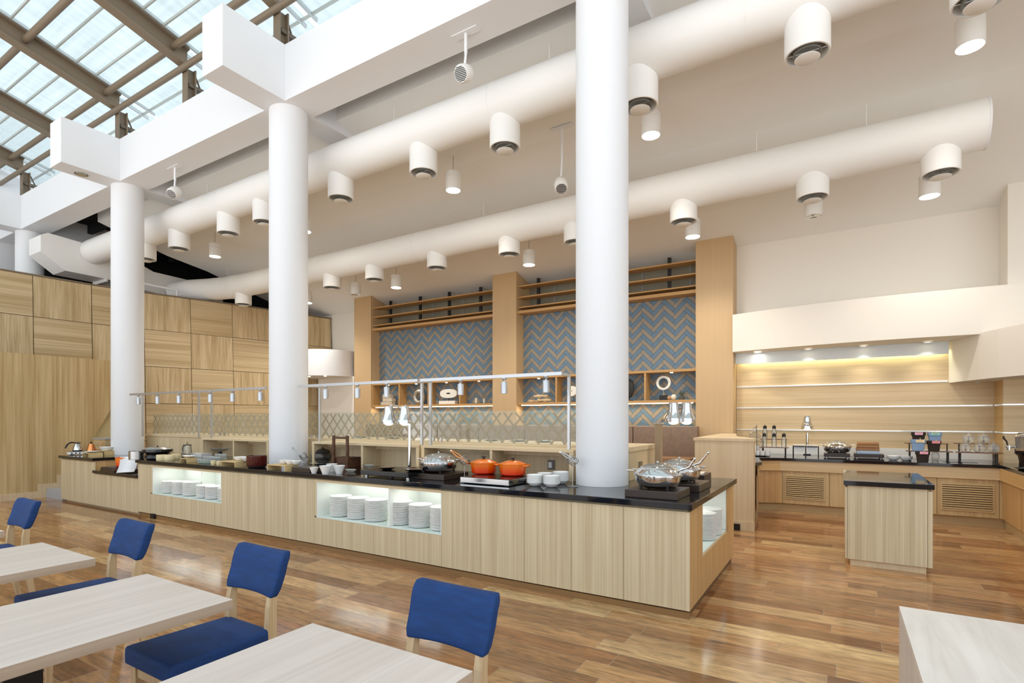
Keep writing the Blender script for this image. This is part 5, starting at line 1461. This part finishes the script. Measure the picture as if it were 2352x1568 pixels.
for k in range(5):
    for r_ in range(2):
        loc = (q.x - 0.2 + k * 0.08, q.y + 0.085 + r_ * 0.075, KZ + 0.0165)
        if c0 is None: c0 = MB().lathe([(0, 0), (0.025, 0), (0.034, 0.075), (0.031, 0.075), (0.023, 0.005), (0, 0.004)], seg=16).build('white_cup', M_porc, smooth=40); o = c0; tag(o, 'small white cup standing on the black tray in the kitchen', 'cup', 'cups on the black tray')
        else: o = c0.copy(); C.objects.link(o)
        o.location = loc
def rack(label, loc, w, z1, z2, off, d=0.16):
    """iron legs with a lower board (z1) and an upper rear board (z2)"""
    t = thing('tiered_rack', label, 'rack', loc)
    for s_ in (-1, 1):
        x = s_ * w / 2
        b = MB(); b.box(x - 0.008, x + 0.008, -0.01, 0.006, 0.01, z1 - 0.001); b.box(x - 0.008, x + 0.008, -0.11, 0.16, 0.0, 0.01)
        b.box(x - 0.008, x + 0.008, 0.10, 0.116, 0.01, z2 - 0.001)
        b.build('leg', M_rack, t)
    MB().box(-w / 2 - 0.05, w / 2 + 0.05, -0.09, 0.07, z1, z1 + 0.012).build('board', M_walnut, t)
    MB().box(-w / 2 - 0.05, w / 2 + 0.02, 0.085, 0.24, z2, z2 + 0.012).build('board', M_walnut, t)
    return t
q = onY(1778, 10.55)
rack('two tier walnut and iron rack holding black-topped dispensers', (q.x, 10.5, KZ), 0.36, 0.15, 0.285, 0)
t0 = None
for k, (dx, row) in enumerate(((-0.13, 1), (0.02, 1), (-0.12, 0), (0.035, 0), (0.19, 0))):
    loc = (q.x + dx - 0.03, 10.5 + (0.16 if row else -0.01), KZ + (0.298 if row else 0.1625))
    lab = 'clear bottle with black tap top, %s' % ['upper board left', 'upper board right', 'lower board left', 'lower board middle', 'lower board right'][k]
    if t0 is None:
        t0 = thing('dispenser_bottle', lab, 'bottle', loc, group='black-topped bottles on the rack')
        MB().lathe([(0, 0), (0.04, 0), (0.042, 0.01), (0.042, 0.15), (0.03, 0.17), (0.027, 0.18)], seg=20).build('bottle', M_glass, t0, smooth=50)
        MB().cyl((0, 0), 0.030, 0.181, 0.235, 16).cyl((0, 0), 0.008, 0.235, 0.252, 8).build('black_cap', M_blackp, t0)
    else: dup(t0, loc, lab)
q = KP(1853, 1045)
heat_lamp('single chrome heat lamp on the kitchen worktop', (q.x, q.y + 0.15, KZ), 0.40, [(0.0, 0.0, 0.48)], M_chrome, 0.03, scale=1.0)
qb = KP(1850, 1050)
t = thing('bin_rack', 'black iron rack holding two white bins in front of the single heat lamp', 'rack', (qb.x, qb.y + 0.08, KZ))
for x in (-0.19, 0.0, 0.19):
    MB().box(x - 0.006, x + 0.006, -0.07, -0.058, 0.01, 0.185).box(x - 0.006, x + 0.006, 0.058, 0.07, 0.01, 0.185).box(x - 0.006, x + 0.006, -0.08, 0.08, 0, 0.01).box(x - 0.006, x + 0.006, -0.07, 0.07, 0.185, 0.192).build('leg', M_rack, t)
MB().box(-0.184, -0.007, -0.07, -0.06, 0.175, 0.185).box(0.007, 0.184, -0.07, -0.06, 0.175, 0.185).build('bar', M_rack, t)
for k, x in enumerate((-0.095, 0.095)):
    b = MB(); b.hexa([(-0.06, -0.04, 0), (0.06, -0.04, 0), (0.06, 0.04, 0), (-0.06, 0.04, 0), (-0.082, -0.056, 0.105), (0.082, -0.056, 0.105), (0.082, 0.056, 0.105), (-0.082, 0.056, 0.105)])
    b.box(-0.088, 0.088, -0.1, 0.1, 0.106, 0.118, 0.004)
    item(b, 'white_bin', 'white plastic bin hung in the black iron rack, %s' % ('left', 'right')[k], 'bin', (qb.x + x, qb.y + 0.08, KZ + 0.0935), M_porc, 'white bins', smooth=0)
q = KP(1922, 1052)
stand('dark_stand', 'dark wooden stand under the kitchen chafing dish', (q.x, q.y + 0.22, KZ), 0.38, 0.36, 0.07, M_brownp, feet=True)
chafing('round steel chafing dish on the kitchen worktop', (q.x, q.y + 0.22, KZ + 0.071), 0.215)
q = KP(1996, 1053)
stand('dark_stand', 'dark wooden stand under the lidded wooden tray in the kitchen', (q.x, q.y + 0.2, KZ), 0.42, 0.34, 0.07, M_brownp, feet=True)
t = thing('wooden_tray', 'stack of brown wooden boards on a pale blue cloth base', 'tray', (q.x, q.y + 0.2, KZ + 0.071))
MB().box(-0.17, 0.15, -0.12, 0.12, 0.0, 0.055, 0.01).build('cloth_base', mat('pale_blue_cloth', '#A9B9CC', 0.8), t)
for k in range(3): MB().box(-0.18 + 0.01 * k, 0.15 - 0.005 * k, -0.12, 0.12, 0.056 + 0.048 * k, 0.10 + 0.048 * k, 0.006).build('board', wood('scorched_wood', '#6E4426', '#B98450', 'x', 50), t)
for k, (u, v) in enumerate(((2052, 1057), (2082, 1058))):
    q = KP(u, v)
    for j in range(2):
        item(bowl_mb(0.088, 0.05, 0.04), 'soup_bowl', 'shallow white bowl on the kitchen worktop, %s pair, %s' % (('left', 'right')[k], ('lower', 'upper')[j]), 'bowl', (q.x, q.y + 0.04, KZ + j * 0.022), M_porc, 'white bowls on the kitchen worktop')
# fabric buckets on rack
q = onY(2127, 10.5)
rk = rack('two tier walnut and iron rack behind the fabric buckets', (q.x + 0.03, 10.46, KZ), 0.47, 0.15, 0.265, 0)
M_denim = mat('blue_denim', '#92ADCC', 0.9, noise=0.15, nscale=60); M_dcloth = mat('dark_cloth', '#362A22', 0.9, noise=0.2, nscale=60)
def bucket(label, loc, m, signc, dx=0.0, s_=1.0, ink='#B0506A', lines=1, rz=0):
    t = thing('fabric_bucket', label, 'bucket', loc, rz)
    w0, w1, h = 0.075 * s_, 0.10 * s_, 0.19 * s_
    def sq(w, z, r=0.35): 
        return [(w * sx_ * k1, w * 0.75 * sy_ * k2, z) for sx_, sy_, k1, k2 in ((-1, -1, 0.86, 1), (1, -1, 0.86, 1), (1, -1, 1, 0.8), (1, 1, 1, 0.8), (1, 1, 0.86, 1), (-1, 1, 0.86, 1), (-1, 1, 1, 0.8), (-1, -1, 1, 0.8))]
    b = MB(); R_ = [[b.bm.verts.new(p) for p in sq(w, z)] for w, z in ((w0, 0), (w0 * 1.08, h * 0.2), (w0 * 1.1, h * 0.5), (w1 * 0.93, h * 0.76))]
    b.bm.faces.new(R_[0][::-1])
    for A, B in zip(R_, R_[1:]):
        for i in range(8): b.bm.faces.new((A[i], A[(i + 1) % 8], B[(i + 1) % 8], B[i]))
    b.build('bag', m, t, smooth=50)
    b = MB(); R_ = [[b.bm.verts.new(p) for p in sq(w, z)] for w, z in ((w1 * 0.95, h * 0.68), (w1 * 1.0, h * 0.72), (w1 * 1.02, h), (w1 * 0.94, h), (w1 * 0.84, h * 0.4))]
    for A, B in zip(R_, R_[1:]):
        for i in range(8): b.bm.faces.new((A[i], A[(i + 1) % 8], B[(i + 1) % 8], B[i]))
    b.build('folded_cuff', m, t, smooth=50)
    y = -w1 * 0.75 * 1.02 - 0.006
    sg = MB().box(dx - 0.058 * s_, dx + 0.058 * s_, y - 0.002, y, h * 0.76, h * 1.0).build('sign_card', mat('card_' + signc[1:], signc, 0.7), t)
    MB().box(dx - 0.005, dx + 0.005, y - 0.006, y - 0.0022, h * 0.93, h * 1.14).build('clothes_peg', M_riser, sg)
    random.seed(len(label))
    for ln in range(lines):
        z_ = h * 0.865 - ln * 0.014 + (0.007 if lines > 1 else 0)
        for k in range(7):
            x = dx - 0.036 * s_ + k * 0.0115 * s_
            b = MB(); ww, hh = 0.0032, 0.0045
            # letter-like strokes
            kind = random.choice('ETHLVO')
            if kind in 'ETL': b.box(x - ww, x - ww + 0.002, y - 0.0032, y - 0.0022, z_ - hh, z_ + hh)
            if kind in 'ET': b.box(x - ww + 0.002, x + ww, y - 0.0032, y - 0.0022, z_ + hh - 0.002, z_ + hh)
            if kind in 'EL': b.box(x - ww + 0.002, x + ww, y - 0.0032, y - 0.0022, z_ - hh, z_ - hh + 0.002)
            if kind in 'HO': b.box(x - ww, x - ww + 0.002, y - 0.0032, y - 0.0022, z_ - hh, z_ + hh).box(x + ww - 0.002, x + ww, y - 0.0032, y - 0.0022, z_ - hh, z_ + hh).box(x - ww + 0.002, x + ww - 0.002, y - 0.0032, y - 0.0022, z_ - 0.001, z_ + 0.001)
            if kind == 'V': b.box(x - 0.001, x + 0.001, y - 0.0032, y - 0.0022, z_ - hh, z_ + hh)
            b.build('lettering', mat('ink_' + ink[1:], ink, 0.8), sg)
    return t
bx = q.x
bucket('dark cloth bucket with pink card on the upper board, top left', (bx - 0.085, 10.62, KZ + 0.2775), M_dcloth, '#F2B8C6', 0.0, 0.88, '#B0506A')
bucket('pale blue denim bucket with green card on the upper board, top right', (bx + 0.12, 10.62, KZ + 0.2775), M_denim, '#A9DCC6', 0.0, 0.86, '#3E5E58', 2)
bucket('pale blue denim bucket with cream card on the lower board', (bx - 0.11, 10.41, KZ + 0.1625), M_denim, '#F3DDA8', 0.02, 0.92, '#A0703A')
bucket('dark cloth bucket with coral card on the lower board', (bx + 0.085, 10.41, KZ + 0.1625), M_dcloth, '#F29C9C', 0.02, 0.84, '#A33A4A')
bucket('dark cloth bucket with pink card standing on the worktop', (bx - 0.07, 10.25, KZ), M_dcloth, '#F4B2C4', 0.01, 0.86, '#B0506A')
q = KP(2149, 1058)
t = thing('glass_cloche', 'egg-shaped ribbed glass jar right of the fabric buckets', 'jar', (q.x, q.y + 0.04, KZ))
MB().lathe([(0, 0), (0.05, 0), (0.04, 0.012), (0.055, 0.05), (0.058, 0.08), (0.045, 0.12), (0.02, 0.145), (0.008, 0.15)], seg=24).build('bell', glassy('bowl_glass', '', 0), t, smooth=50)
MB().tube([(0.010 * math.cos(a), 0, 0.160 + 0.010 * math.sin(a)) for a in [k * PI / 6 for k in range(12)]], 0.003, 6, closed=True).build('ring', M_steel, t)
# jars rack
q = onY(2247, 10.42)
rack('two tier walnut and iron rack holding round glass jars', (q.x, 10.40, KZ), 0.42, 0.15, 0.277, 0)
j0 = None
for k, (dx, row) in enumerate(((-0.09, 1), (0.085, 1), (-0.15, 0), (0.01, 0), (0.165, 0))):
    loc = (q.x + dx, 10.40 + (0.165 if row else -0.01), KZ + (0.2895 if row else 0.1625))
    lab = 'round clear glass jar with lid, %s' % ['upper board left', 'upper board right', 'lower board left', 'lower board middle', 'lower board right'][k]
    if j0 is None:
        j0 = thing('glass_jar', lab, 'jar', loc, group='round glass jars')
        MB().lathe([(0, 0), (0.04, 0), (0.065, 0.02), (0.074, 0.06), (0.066, 0.1), (0.055, 0.115), (0.056, 0.125)], seg=24).build('jar', glassy('bowl_glass', '', 0), j0, smooth=50)
        MB().lathe([(0.06, 0.126), (0.058, 0.132), (0, 0.135)], seg=24).ball((0, 0, 0.146), 0.011).build('lid', glassy('bowl_glass', '', 0), j0, smooth=50)
        MB().lathe([(0, 0.01), (0.012, 0.03), (0.01, 0.07), (0.02, 0.09), (0, 0.11)], seg=8).build('scoop', M_steel, j0, smooth=50)
    else: dup(j0, loc, lab)
# juice dispenser at the right edge
t = thing('juice_dispenser', 'black and chrome drinks dispenser with clear tank at the right edge', 'dispenser', (2.10, 9.55, KZ))
MB().cyl((0, 0), 0.10, 0, 0.02, 28).build('base', M_chrome, t, smooth=40)
MB().lathe([(0.09, 0.021), (0.085, 0.1), (0.10, 0.17), (0.13, 0.2), (0.13, 0.235), (0, 0.235)], seg=32).build('pedestal', M_slab, t, smooth=40)
MB().lathe([(0.125, 0.236), (0.135, 0.26), (0.0, 0.262)], seg=32).build('collar', M_chrome, t, smooth=40)
MB().lathe([(0.12, 0.263), (0.125, 0.42)], seg=32).build('tank', glassy('smoke_glass', '#6B5A50', 0.45), t, smooth=50)
MB().lathe([(0.14, 0.421), (0.13, 0.44), (0.09, 0.475), (0, 0.48)], seg=32).build('lid', M_chrome, t, smooth=40)
MB().ball((0, 0, 0.5), 0.022).build('knob', M_blackp, t, smooth=60)
tp = MB().tube([(-0.125, -0.03, 0.285), (-0.22, -0.05, 0.285)], 0.012, 8).tube([(-0.2, -0.045, 0.31), (-0.2, -0.045, 0.245)], 0.016, 8).build('tap', M_chrome, t, smooth=40)
MB().tube([(-0.21, -0.047, 0.31), (-0.22, -0.05, 0.36), (-0.25, -0.055, 0.40), (-0.25, -0.055, 0.43)], [0.008, 0.010, 0.012, 0.010], 8).build('lever', mat('dark_brown_lever', '#2B1815', 0.4), tp, smooth=40)
item(MB().lathe([(0, 0), (0.08, 0), (0.12, 0.03), (0.125, 0.032), (0.08, 0.005), (0, 0.004)], seg=28), 'metal_dish', 'shallow round steel dish in front of the drinks dispenser', 'dish', (2.02, 9.22, KZ), M_steel)
b = MB()
b.box(-0.06, 0.09, -0.05, 0.05, 0, 0.03, 0.006)
for k in range(5): b.tube([(-0.05 + k * 0.03, -0.05, 0.035), (-0.10 + k * 0.03, -0.09, 0.012 + 0.01 * (k % 2))], 0.004, 6)
item(b, 'cutlery_pile', 'bundle of bright steel cutlery on the worktop at the right edge', 'cutlery', (2.07, 8.98, KZ), M_chrome)['kind'] = 'stuff'

# ================================================================== SHELF ORNAMENTS
SZ = 1.946; SYY = 11.06
def SO(u): return onY(u, SYY).x
t = None
x = SO(895)
for k, (dx, z0, w_, h_) in enumerate(((-0.06, 0, 0.42, 0.09), (0.09, 0.0, 0.0, 0), (-0.02, 0.091, 0.36, 0.10), (-0.06, 0.192, 0.28, 0.11))):
    if w_: item(MB().box(-w_ / 2, w_ / 2, -0.08, 0.08, 0, h_, 0.012), 'stone_block', 'rough pale stone block on the display shelf, %s of its stack' % ['lowest', '', 'middle', 'topmost'][k], 'stone', (x + dx, SYY, SZ + z0), mat('pale_stone', '#C9BDA8', 0.85, noise=0.25, nscale=16), 'stacked stone blocks', smooth=0)
x = SO(963)
t = thing('ring_ornament', 'silver ring ornament with dark core on the left display shelf', 'ornament', (x, SYY, SZ))
b = MB().tube([(0.145 * math.cos(a), 0.0, 0.205 + 0.145 * math.sin(a)) for a in [k * PI / 24 for k in range(48)]], 0.058, 12, closed=True); b.build('ring', mat('silver_leaf', '#B9B3A6', 0.35, 0.7), t, smooth=60)
x = SO(1030)
t = thing('oval_sculpture', 'flat white oval sculpture with a dark slot on a white plinth', 'sculpture', (x, SYY, SZ))
MB().box(-0.26, 0.26, -0.07, 0.07, 0, 0.085, 0.004).build('plinth', M_cream, t)
MB().tube([(0, 0, 0.085), (0, 0, 0.16)], 0.008, 8).build('stem', M_rack, t)
pts = [(0.275 * math.copysign(abs(math.cos(a)) ** 0.8, math.cos(a)) + 0.01, 0.275 + 0.115 * math.copysign(abs(math.sin(a)) ** 0.8, math.sin(a))) for a in [k * PI / 20 for k in range(40)]]
MB().prism(pts, -0.02, 0.02, 'y').build('oval', mat('bone_white', '#E9E6DA', 0.6), t)
MB().prism([(0.07 * math.cos(a) + 0.01, 0.278 + 0.02 * math.sin(a)) for a in [k * PI / 8 for k in range(16)]], -0.0205, -0.0201, 'y').build('slot', M_rack, t)
lan = None
for k, (u, s_) in enumerate(((1094, 1.0), (1112, 0.83))):
    x = SO(u); t = thing('lantern', 'slender pyramid lantern with candle on the left display shelf, %s' % ('taller', 'shorter')[k], 'lantern', (x, SYY, SZ), group='pyramid lanterns')
    h_ = 0.36 * s_; w_ = 0.065 * s_
    b = MB()
    for a, c in ((-1, -1), (1, -1), (1, 1), (-1, 1)):
        b.tube([(a * w_ * 1.1, c * w_ * 1.1, 0.01), (a * w_ * 0.45, c * w_ * 0.45, h_ * 0.8), (a * w_ * 0.6, c * w_ * 0.6, h_)], 0.005, 6)
    b.build('frame', mat('antique_brass', '#8F7C58', 0.35, 0.8), t)
    MB().box(-w_ * 1.3, w_ * 1.3, -w_ * 1.3, w_ * 1.3, 0, 0.009).build('base', M_rack, t)
    MB().cyl((0, 0), 0.03 * s_, 0.0095, h_ * 0.4, 16).build('candle', mat('candle_ivory', '#EFE7CF', 0.6), t, smooth=40)
M_drift = wood('driftwood', '#BFA57E', '#E2CDA8', 'x', 25, 0.8)
for k, (u, dx, z0, L2, r2) in enumerate(((1228, 0, 0, 0.36, 0.035), (1252, 0, 0, 0.34, 0.05), (1243, 0, 0.098, 0.36, 0.045))):
    x = SO(u)
    n_ = 8; pts = [(-L2 / 2 + L2 * i / n_, 0.008 * math.sin(i * 1.7 + k), r2 + 0.006 * math.sin(i * 2.3 + k)) for i in range(n_ + 1)]
    rr = [r2 * (0.75 + 0.2 * math.sin(i * 1.3 + k * 2)) for i in range(n_ + 1)]
    item(MB().tube(pts, rr, 7), 'driftwood', 'bleached driftwood log on the right display shelf, %s' % ['lower left', 'lower right', 'on top'][k], 'driftwood', (x, SYY - 0.03 + 0.06 * (k == 0), SZ + z0), M_drift, 'driftwood logs')
def disc_on_stand(u, R, ri, label, base_h, m, name='disc_ornament'):
    x = SO(u); t = thing(name, label, 'ornament', (x, SYY, SZ))
    MB().box(-0.075, 0.075, -0.05, 0.05, 0, base_h, 0.003).build('block', M_blackp, t)
    MB().tube([(0, 0, base_h), (0, 0, base_h + 0.12)], 0.006, 8).build('stem', M_steel, t)
    zc_ = base_h + 0.11 + R
    b = MB(); n_ = 40
    f = lambda r, y: [b.bm.verts.new((r * math.cos(2 * PI * i / n_), y, zc_ + r * math.sin(2 * PI * i / n_))) for i in range(n_)]
    R4 = [f(ri, -0.02), f(R, -0.02), f(R, 0.02), f(ri, 0.02)]
    for A, B in zip(R4, R4[1:] + R4[:1]):
        for i in range(n_): b.bm.faces.new((A[i], A[(i + 1) % n_], B[(i + 1) % n_], B[i]))
    b.build('disc', m, t, smooth=40)
disc_on_stand(1314, 0.115, 0.012, 'white round disc with a pinhole on a stand, left of the nearest column', 0.02, mat('bone_white', ''))
disc_on_stand(1524, 0.145, 0.10, 'white ring sculpture on a black block near the right pilaster', 0.10, mat('bone_white', ''), 'ring_ornament')
x = SO(1450)
t = thing('dark_sculpture', 'tall dark carved oval sculpture right of the nearest column', 'sculpture', (x - 0.04, SYY, SZ))
MB().lathe([(0, 0.05), (0.06, 0.09), (0.10, 0.2), (0.105, 0.3), (0.07, 0.42), (0, 0.47)], seg=14, sy=0.5).build('body', mat('charred_wood', '#2C2A28', 0.7, noise=0.5, nscale=40), t, smooth=30)
MB().box(-0.07, 0.07, -0.05, 0.05, 0, 0.02).tube([(0, 0, 0.02), (0, 0, 0.06)], 0.01, 6).build('foot', M_rack, t)
for k, (u, r_, m_) in enumerate(((1538, 0.045, '#B58B66'), (1548, 0.058, '#E6DCC8'))):
    item(MB().ball((0, 0, r_), r_, 10), 'decorative_ball', ['small brown woven ball next to the ring sculpture', 'cream shell ball next to the ring sculpture'][k], 'ball', (SO(u), SYY - 0.03, SZ), mat('ball_%d' % k, m_, 0.8, noise=0.3, nscale=30), smooth=0)
t = thing('potted_succulent', 'small grey potted succulent beside the right pilaster', 'plant', (SO(1566), SYY, SZ))
MB().lathe([(0, 0), (0.05, 0), (0.06, 0.07), (0.055, 0.07), (0, 0.06)], seg=16).build('pot', mat('grey_pot', '#5D5A55', 0.7), t, smooth=40)
b = MB()
for k in range(9):
    a = k * 2.4; L2 = 0.12 + 0.03 * math.sin(k * 3)
    b.tube([(0, 0, 0.06), (0.03 * math.cos(a), 0.03 * math.sin(a), 0.06 + L2 * 0.5), (0.05 * math.cos(a), 0.05 * math.sin(a), 0.06 + L2)], [0.014, 0.012, 0.002], 6)
b.build('leaves', mat('grey_green', '#5A6152', 0.7), t, smooth=50)

# ================================================================== TABLES AND CHAIRS
def table(x0, x1, y0, y1, label, loc=None):
    w_, d_ = x1 - x0, y1 - y0; z = 0.745
    t = thing('dining_table', label, 'table', (x0, y0, 0), group='dining tables')
    b = MB(); b.use(1).box(0, w_, 0, d_, z - 0.045, z - 0.001); b.use(0).box(0, w_, 0, d_, z - 0.001, z)
    b.build('tabletop', [M_ttop, M_tedge], t)
    MB().box(w_ / 2 - 0.06, w_ / 2 + 0.06, d_ / 2 - 0.06, d_ / 2 + 0.06, 0.012, z - 0.05).build('pedestal', M_blackp, t)
    MB().box(w_ / 2 - 0.28, w_ / 2 + 0.28, d_ / 2 - 0.2, d_ / 2 + 0.2, 0, 0.0115).build('base_plate', M_blackp, t)
    MB().box(w_ / 2 - 0.2, w_ / 2 + 0.2, d_ / 2 - 0.3, d_ / 2 + 0.3, z - 0.0495, z - 0.0455).build('fixing_plate', M_blackp, t)
    return t
table(-1.80, -1.015, 0.15, 1.42, 'white-topped dining table nearest the camera, bottom centre')
table(-3.12, -2.345, 0.15, 1.42, 'white-topped dining table second from the right, with a black pedestal')
table(-4.505, -3.725, 0.15, 1.42, 'white-topped dining table at the left edge of the picture')
table(-6.0, -5.19, 0.15, 1.42, 'white-topped dining table farthest left, only its corner showing')

def chair(label, loc, rz):
    """origin on the floor below the seat centre; faces -Y"""
    t = thing('dining_chair', label, 'chair', loc, rz, 'blue dining chairs')
    hw = 0.205
    # seat: slightly waisted cushion
    b = MB(); n_ = 10; top = 0.475; bot = 0.385
    b.hexa([(-hw - 0.01, -0.27, bot), (hw + 0.01, -0.27, bot), (hw - 0.01, 0.24, bot), (-hw + 0.01, 0.24, bot), (-hw - 0.01, -0.27, top), (hw + 0.01, -0.27, top), (hw - 0.01, 0.24, top - 0.005), (-hw + 0.01, 0.24, top - 0.005)])
    bmesh.ops.bevel(b.bm, geom=list(b.bm.edges), offset=0.022, segments=3, profile=0.6, affect='EDGES')
    b.build('seat', M_velvet, t, smooth=50)
    # curved padded backrest
    nx, nz_ = 12, 6
    def bp(i, j, side):
        fx = -1 + 2 * i / nx; fz = j / nz_
        z = 0.635 + 0.212 * fz + 0.012 * fx * fx * (1 if j > 3 else -0.6)
        edge = 1 - 0.035 * (abs(fx) > 0.99) * (j in (0, nz_))
        x = fx * (0.207 + 0.010 * fz) * edge
        curve = -0.024 * fx * fx
        y = 0.235 + 0.075 * fz + 0.028 + curve * 0.8
        puff = 0.033 * (1 - 0.2 * abs(fx) ** 8) * (1 - 0.2 * abs(2 * fz - 1) ** 8)
        return (x, y + side * puff, z)
    b = MB(); G = {}
    for s_ in (-1, 1):
        for i in range(nx + 1):
            for j in range(nz_ + 1): G[s_, i, j] = b.bm.verts.new(bp(i, j, s_))
    for s_ in (-1, 1):
        for i in range(nx):
            for j in range(nz_): b.bm.faces.new((G[s_, i, j], G[s_, i + 1, j], G[s_, i + 1, j + 1], G[s_, i, j + 1]))
    for i in range(nx):
        for j in (0, nz_): b.bm.faces.new((G[-1, i, j], G[-1, i + 1, j], G[1, i + 1, j], G[1, i, j]))
    for j in range(nz_):
        for i in (0, nx): b.bm.faces.new((G[-1, i, j], G[-1, i, j + 1], G[1, i, j + 1], G[1, i, j]))
    o = b.build('backrest', M_velvet, t)
    for p in o.data.polygons: p.use_smooth = True
    bv = o.modifiers.new('bevel', 'BEVEL'); bv.width = 0.012; bv.segments = 3; bv.limit_method = 'ANGLE'; bv.angle_limit = math.radians(50)
    for s_ in (-1, 1):
        b = MB(); x = s_ * (hw - 0.028)
        pr_ = [(0.30, 0.0, 0.034), (0.265, 0.2, 0.045), (0.238, 0.42, 0.052), (0.243, 0.58, 0.042), (0.252, 0.645, 0.032)]
        prev = None
        for y, z, d_ in pr_:
            w2 = 0.019
            ring = [b.bm.verts.new(q_) for q_ in ((x - w2, y - d_ / 2, z), (x + w2, y - d_ / 2, z), (x + w2, y + d_ / 2, z), (x - w2, y + d_ / 2, z))]
            if prev:
                for k in range(4): b.bm.faces.new((prev[k], prev[(k + 1) % 4], ring[(k + 1) % 4], ring[k]))
            else: b.bm.faces.new(ring[::-1])
            prev = ring
        b.bm.faces.new(prev)
        b.build('rear_leg', M_leg, t)
        b = MB(); b.hexa([(x - 0.014, -0.235, 0.012), (x + 0.014, -0.235, 0.012), (x + 0.014, -0.207, 0.012), (x - 0.014, -0.207, 0.012), (x - 0.022, -0.245, 0.384), (x + 0.022, -0.245, 0.384), (x + 0.022, -0.2, 0.384), (x - 0.022, -0.2, 0.384)])
        g_ = b.build('front_leg', M_leg, t)
        MB().box(x - 0.013, x + 0.013, -0.234, -0.208, 0.0, 0.0115).build('foot_tip', M_blackp, g_)
    MB().box(-hw + 0.06, hw - 0.06, -0.24, -0.222, 0.33, 0.384).build('front_rail', M_leg, t)
    return t
ch = chair('blue velvet chair nearest the camera, at the head of the nearest table', (-1.385, 1.50, 0), 0)
dup(ch, (-2.715, 1.50, 0), 'blue velvet chair second from the right, its deep seat in full view')
dup(ch, (-4.14, 1.50, 0), 'blue velvet chair third from the right, seat partly hidden by a table')
dup(ch, (-6.06, 1.50, 0), 'blue velvet chair farthest left, at the left edge of the picture')
# service counter at the lower right
t = thing('side_counter', 'white oak slab-sided counter at the lower right corner', 'counter', (0.22, 1.6, 0))
b = MB(); b.box(0, 1.5, 0, 1.30, 0.715, 0.74); b.build('top', wood('swirl_top', '#D8D0C8', '#EDE7E0', 'y', 9, 0.35, along=1.6, contrast=0.9, warp=2.5), t)
MB().box(0.0, 0.03, 0.0, 1.30, 0, 0.714).build('side_panel', M_ttopx, t)
MB().box(1.47, 1.5, 0.0, 1.30, 0, 0.714).build('side_panel', M_ttopx, t)
MB().box(0.031, 1.469, 1.27, 1.295, 0, 0.714).build('back_panel', M_ttopx, t)
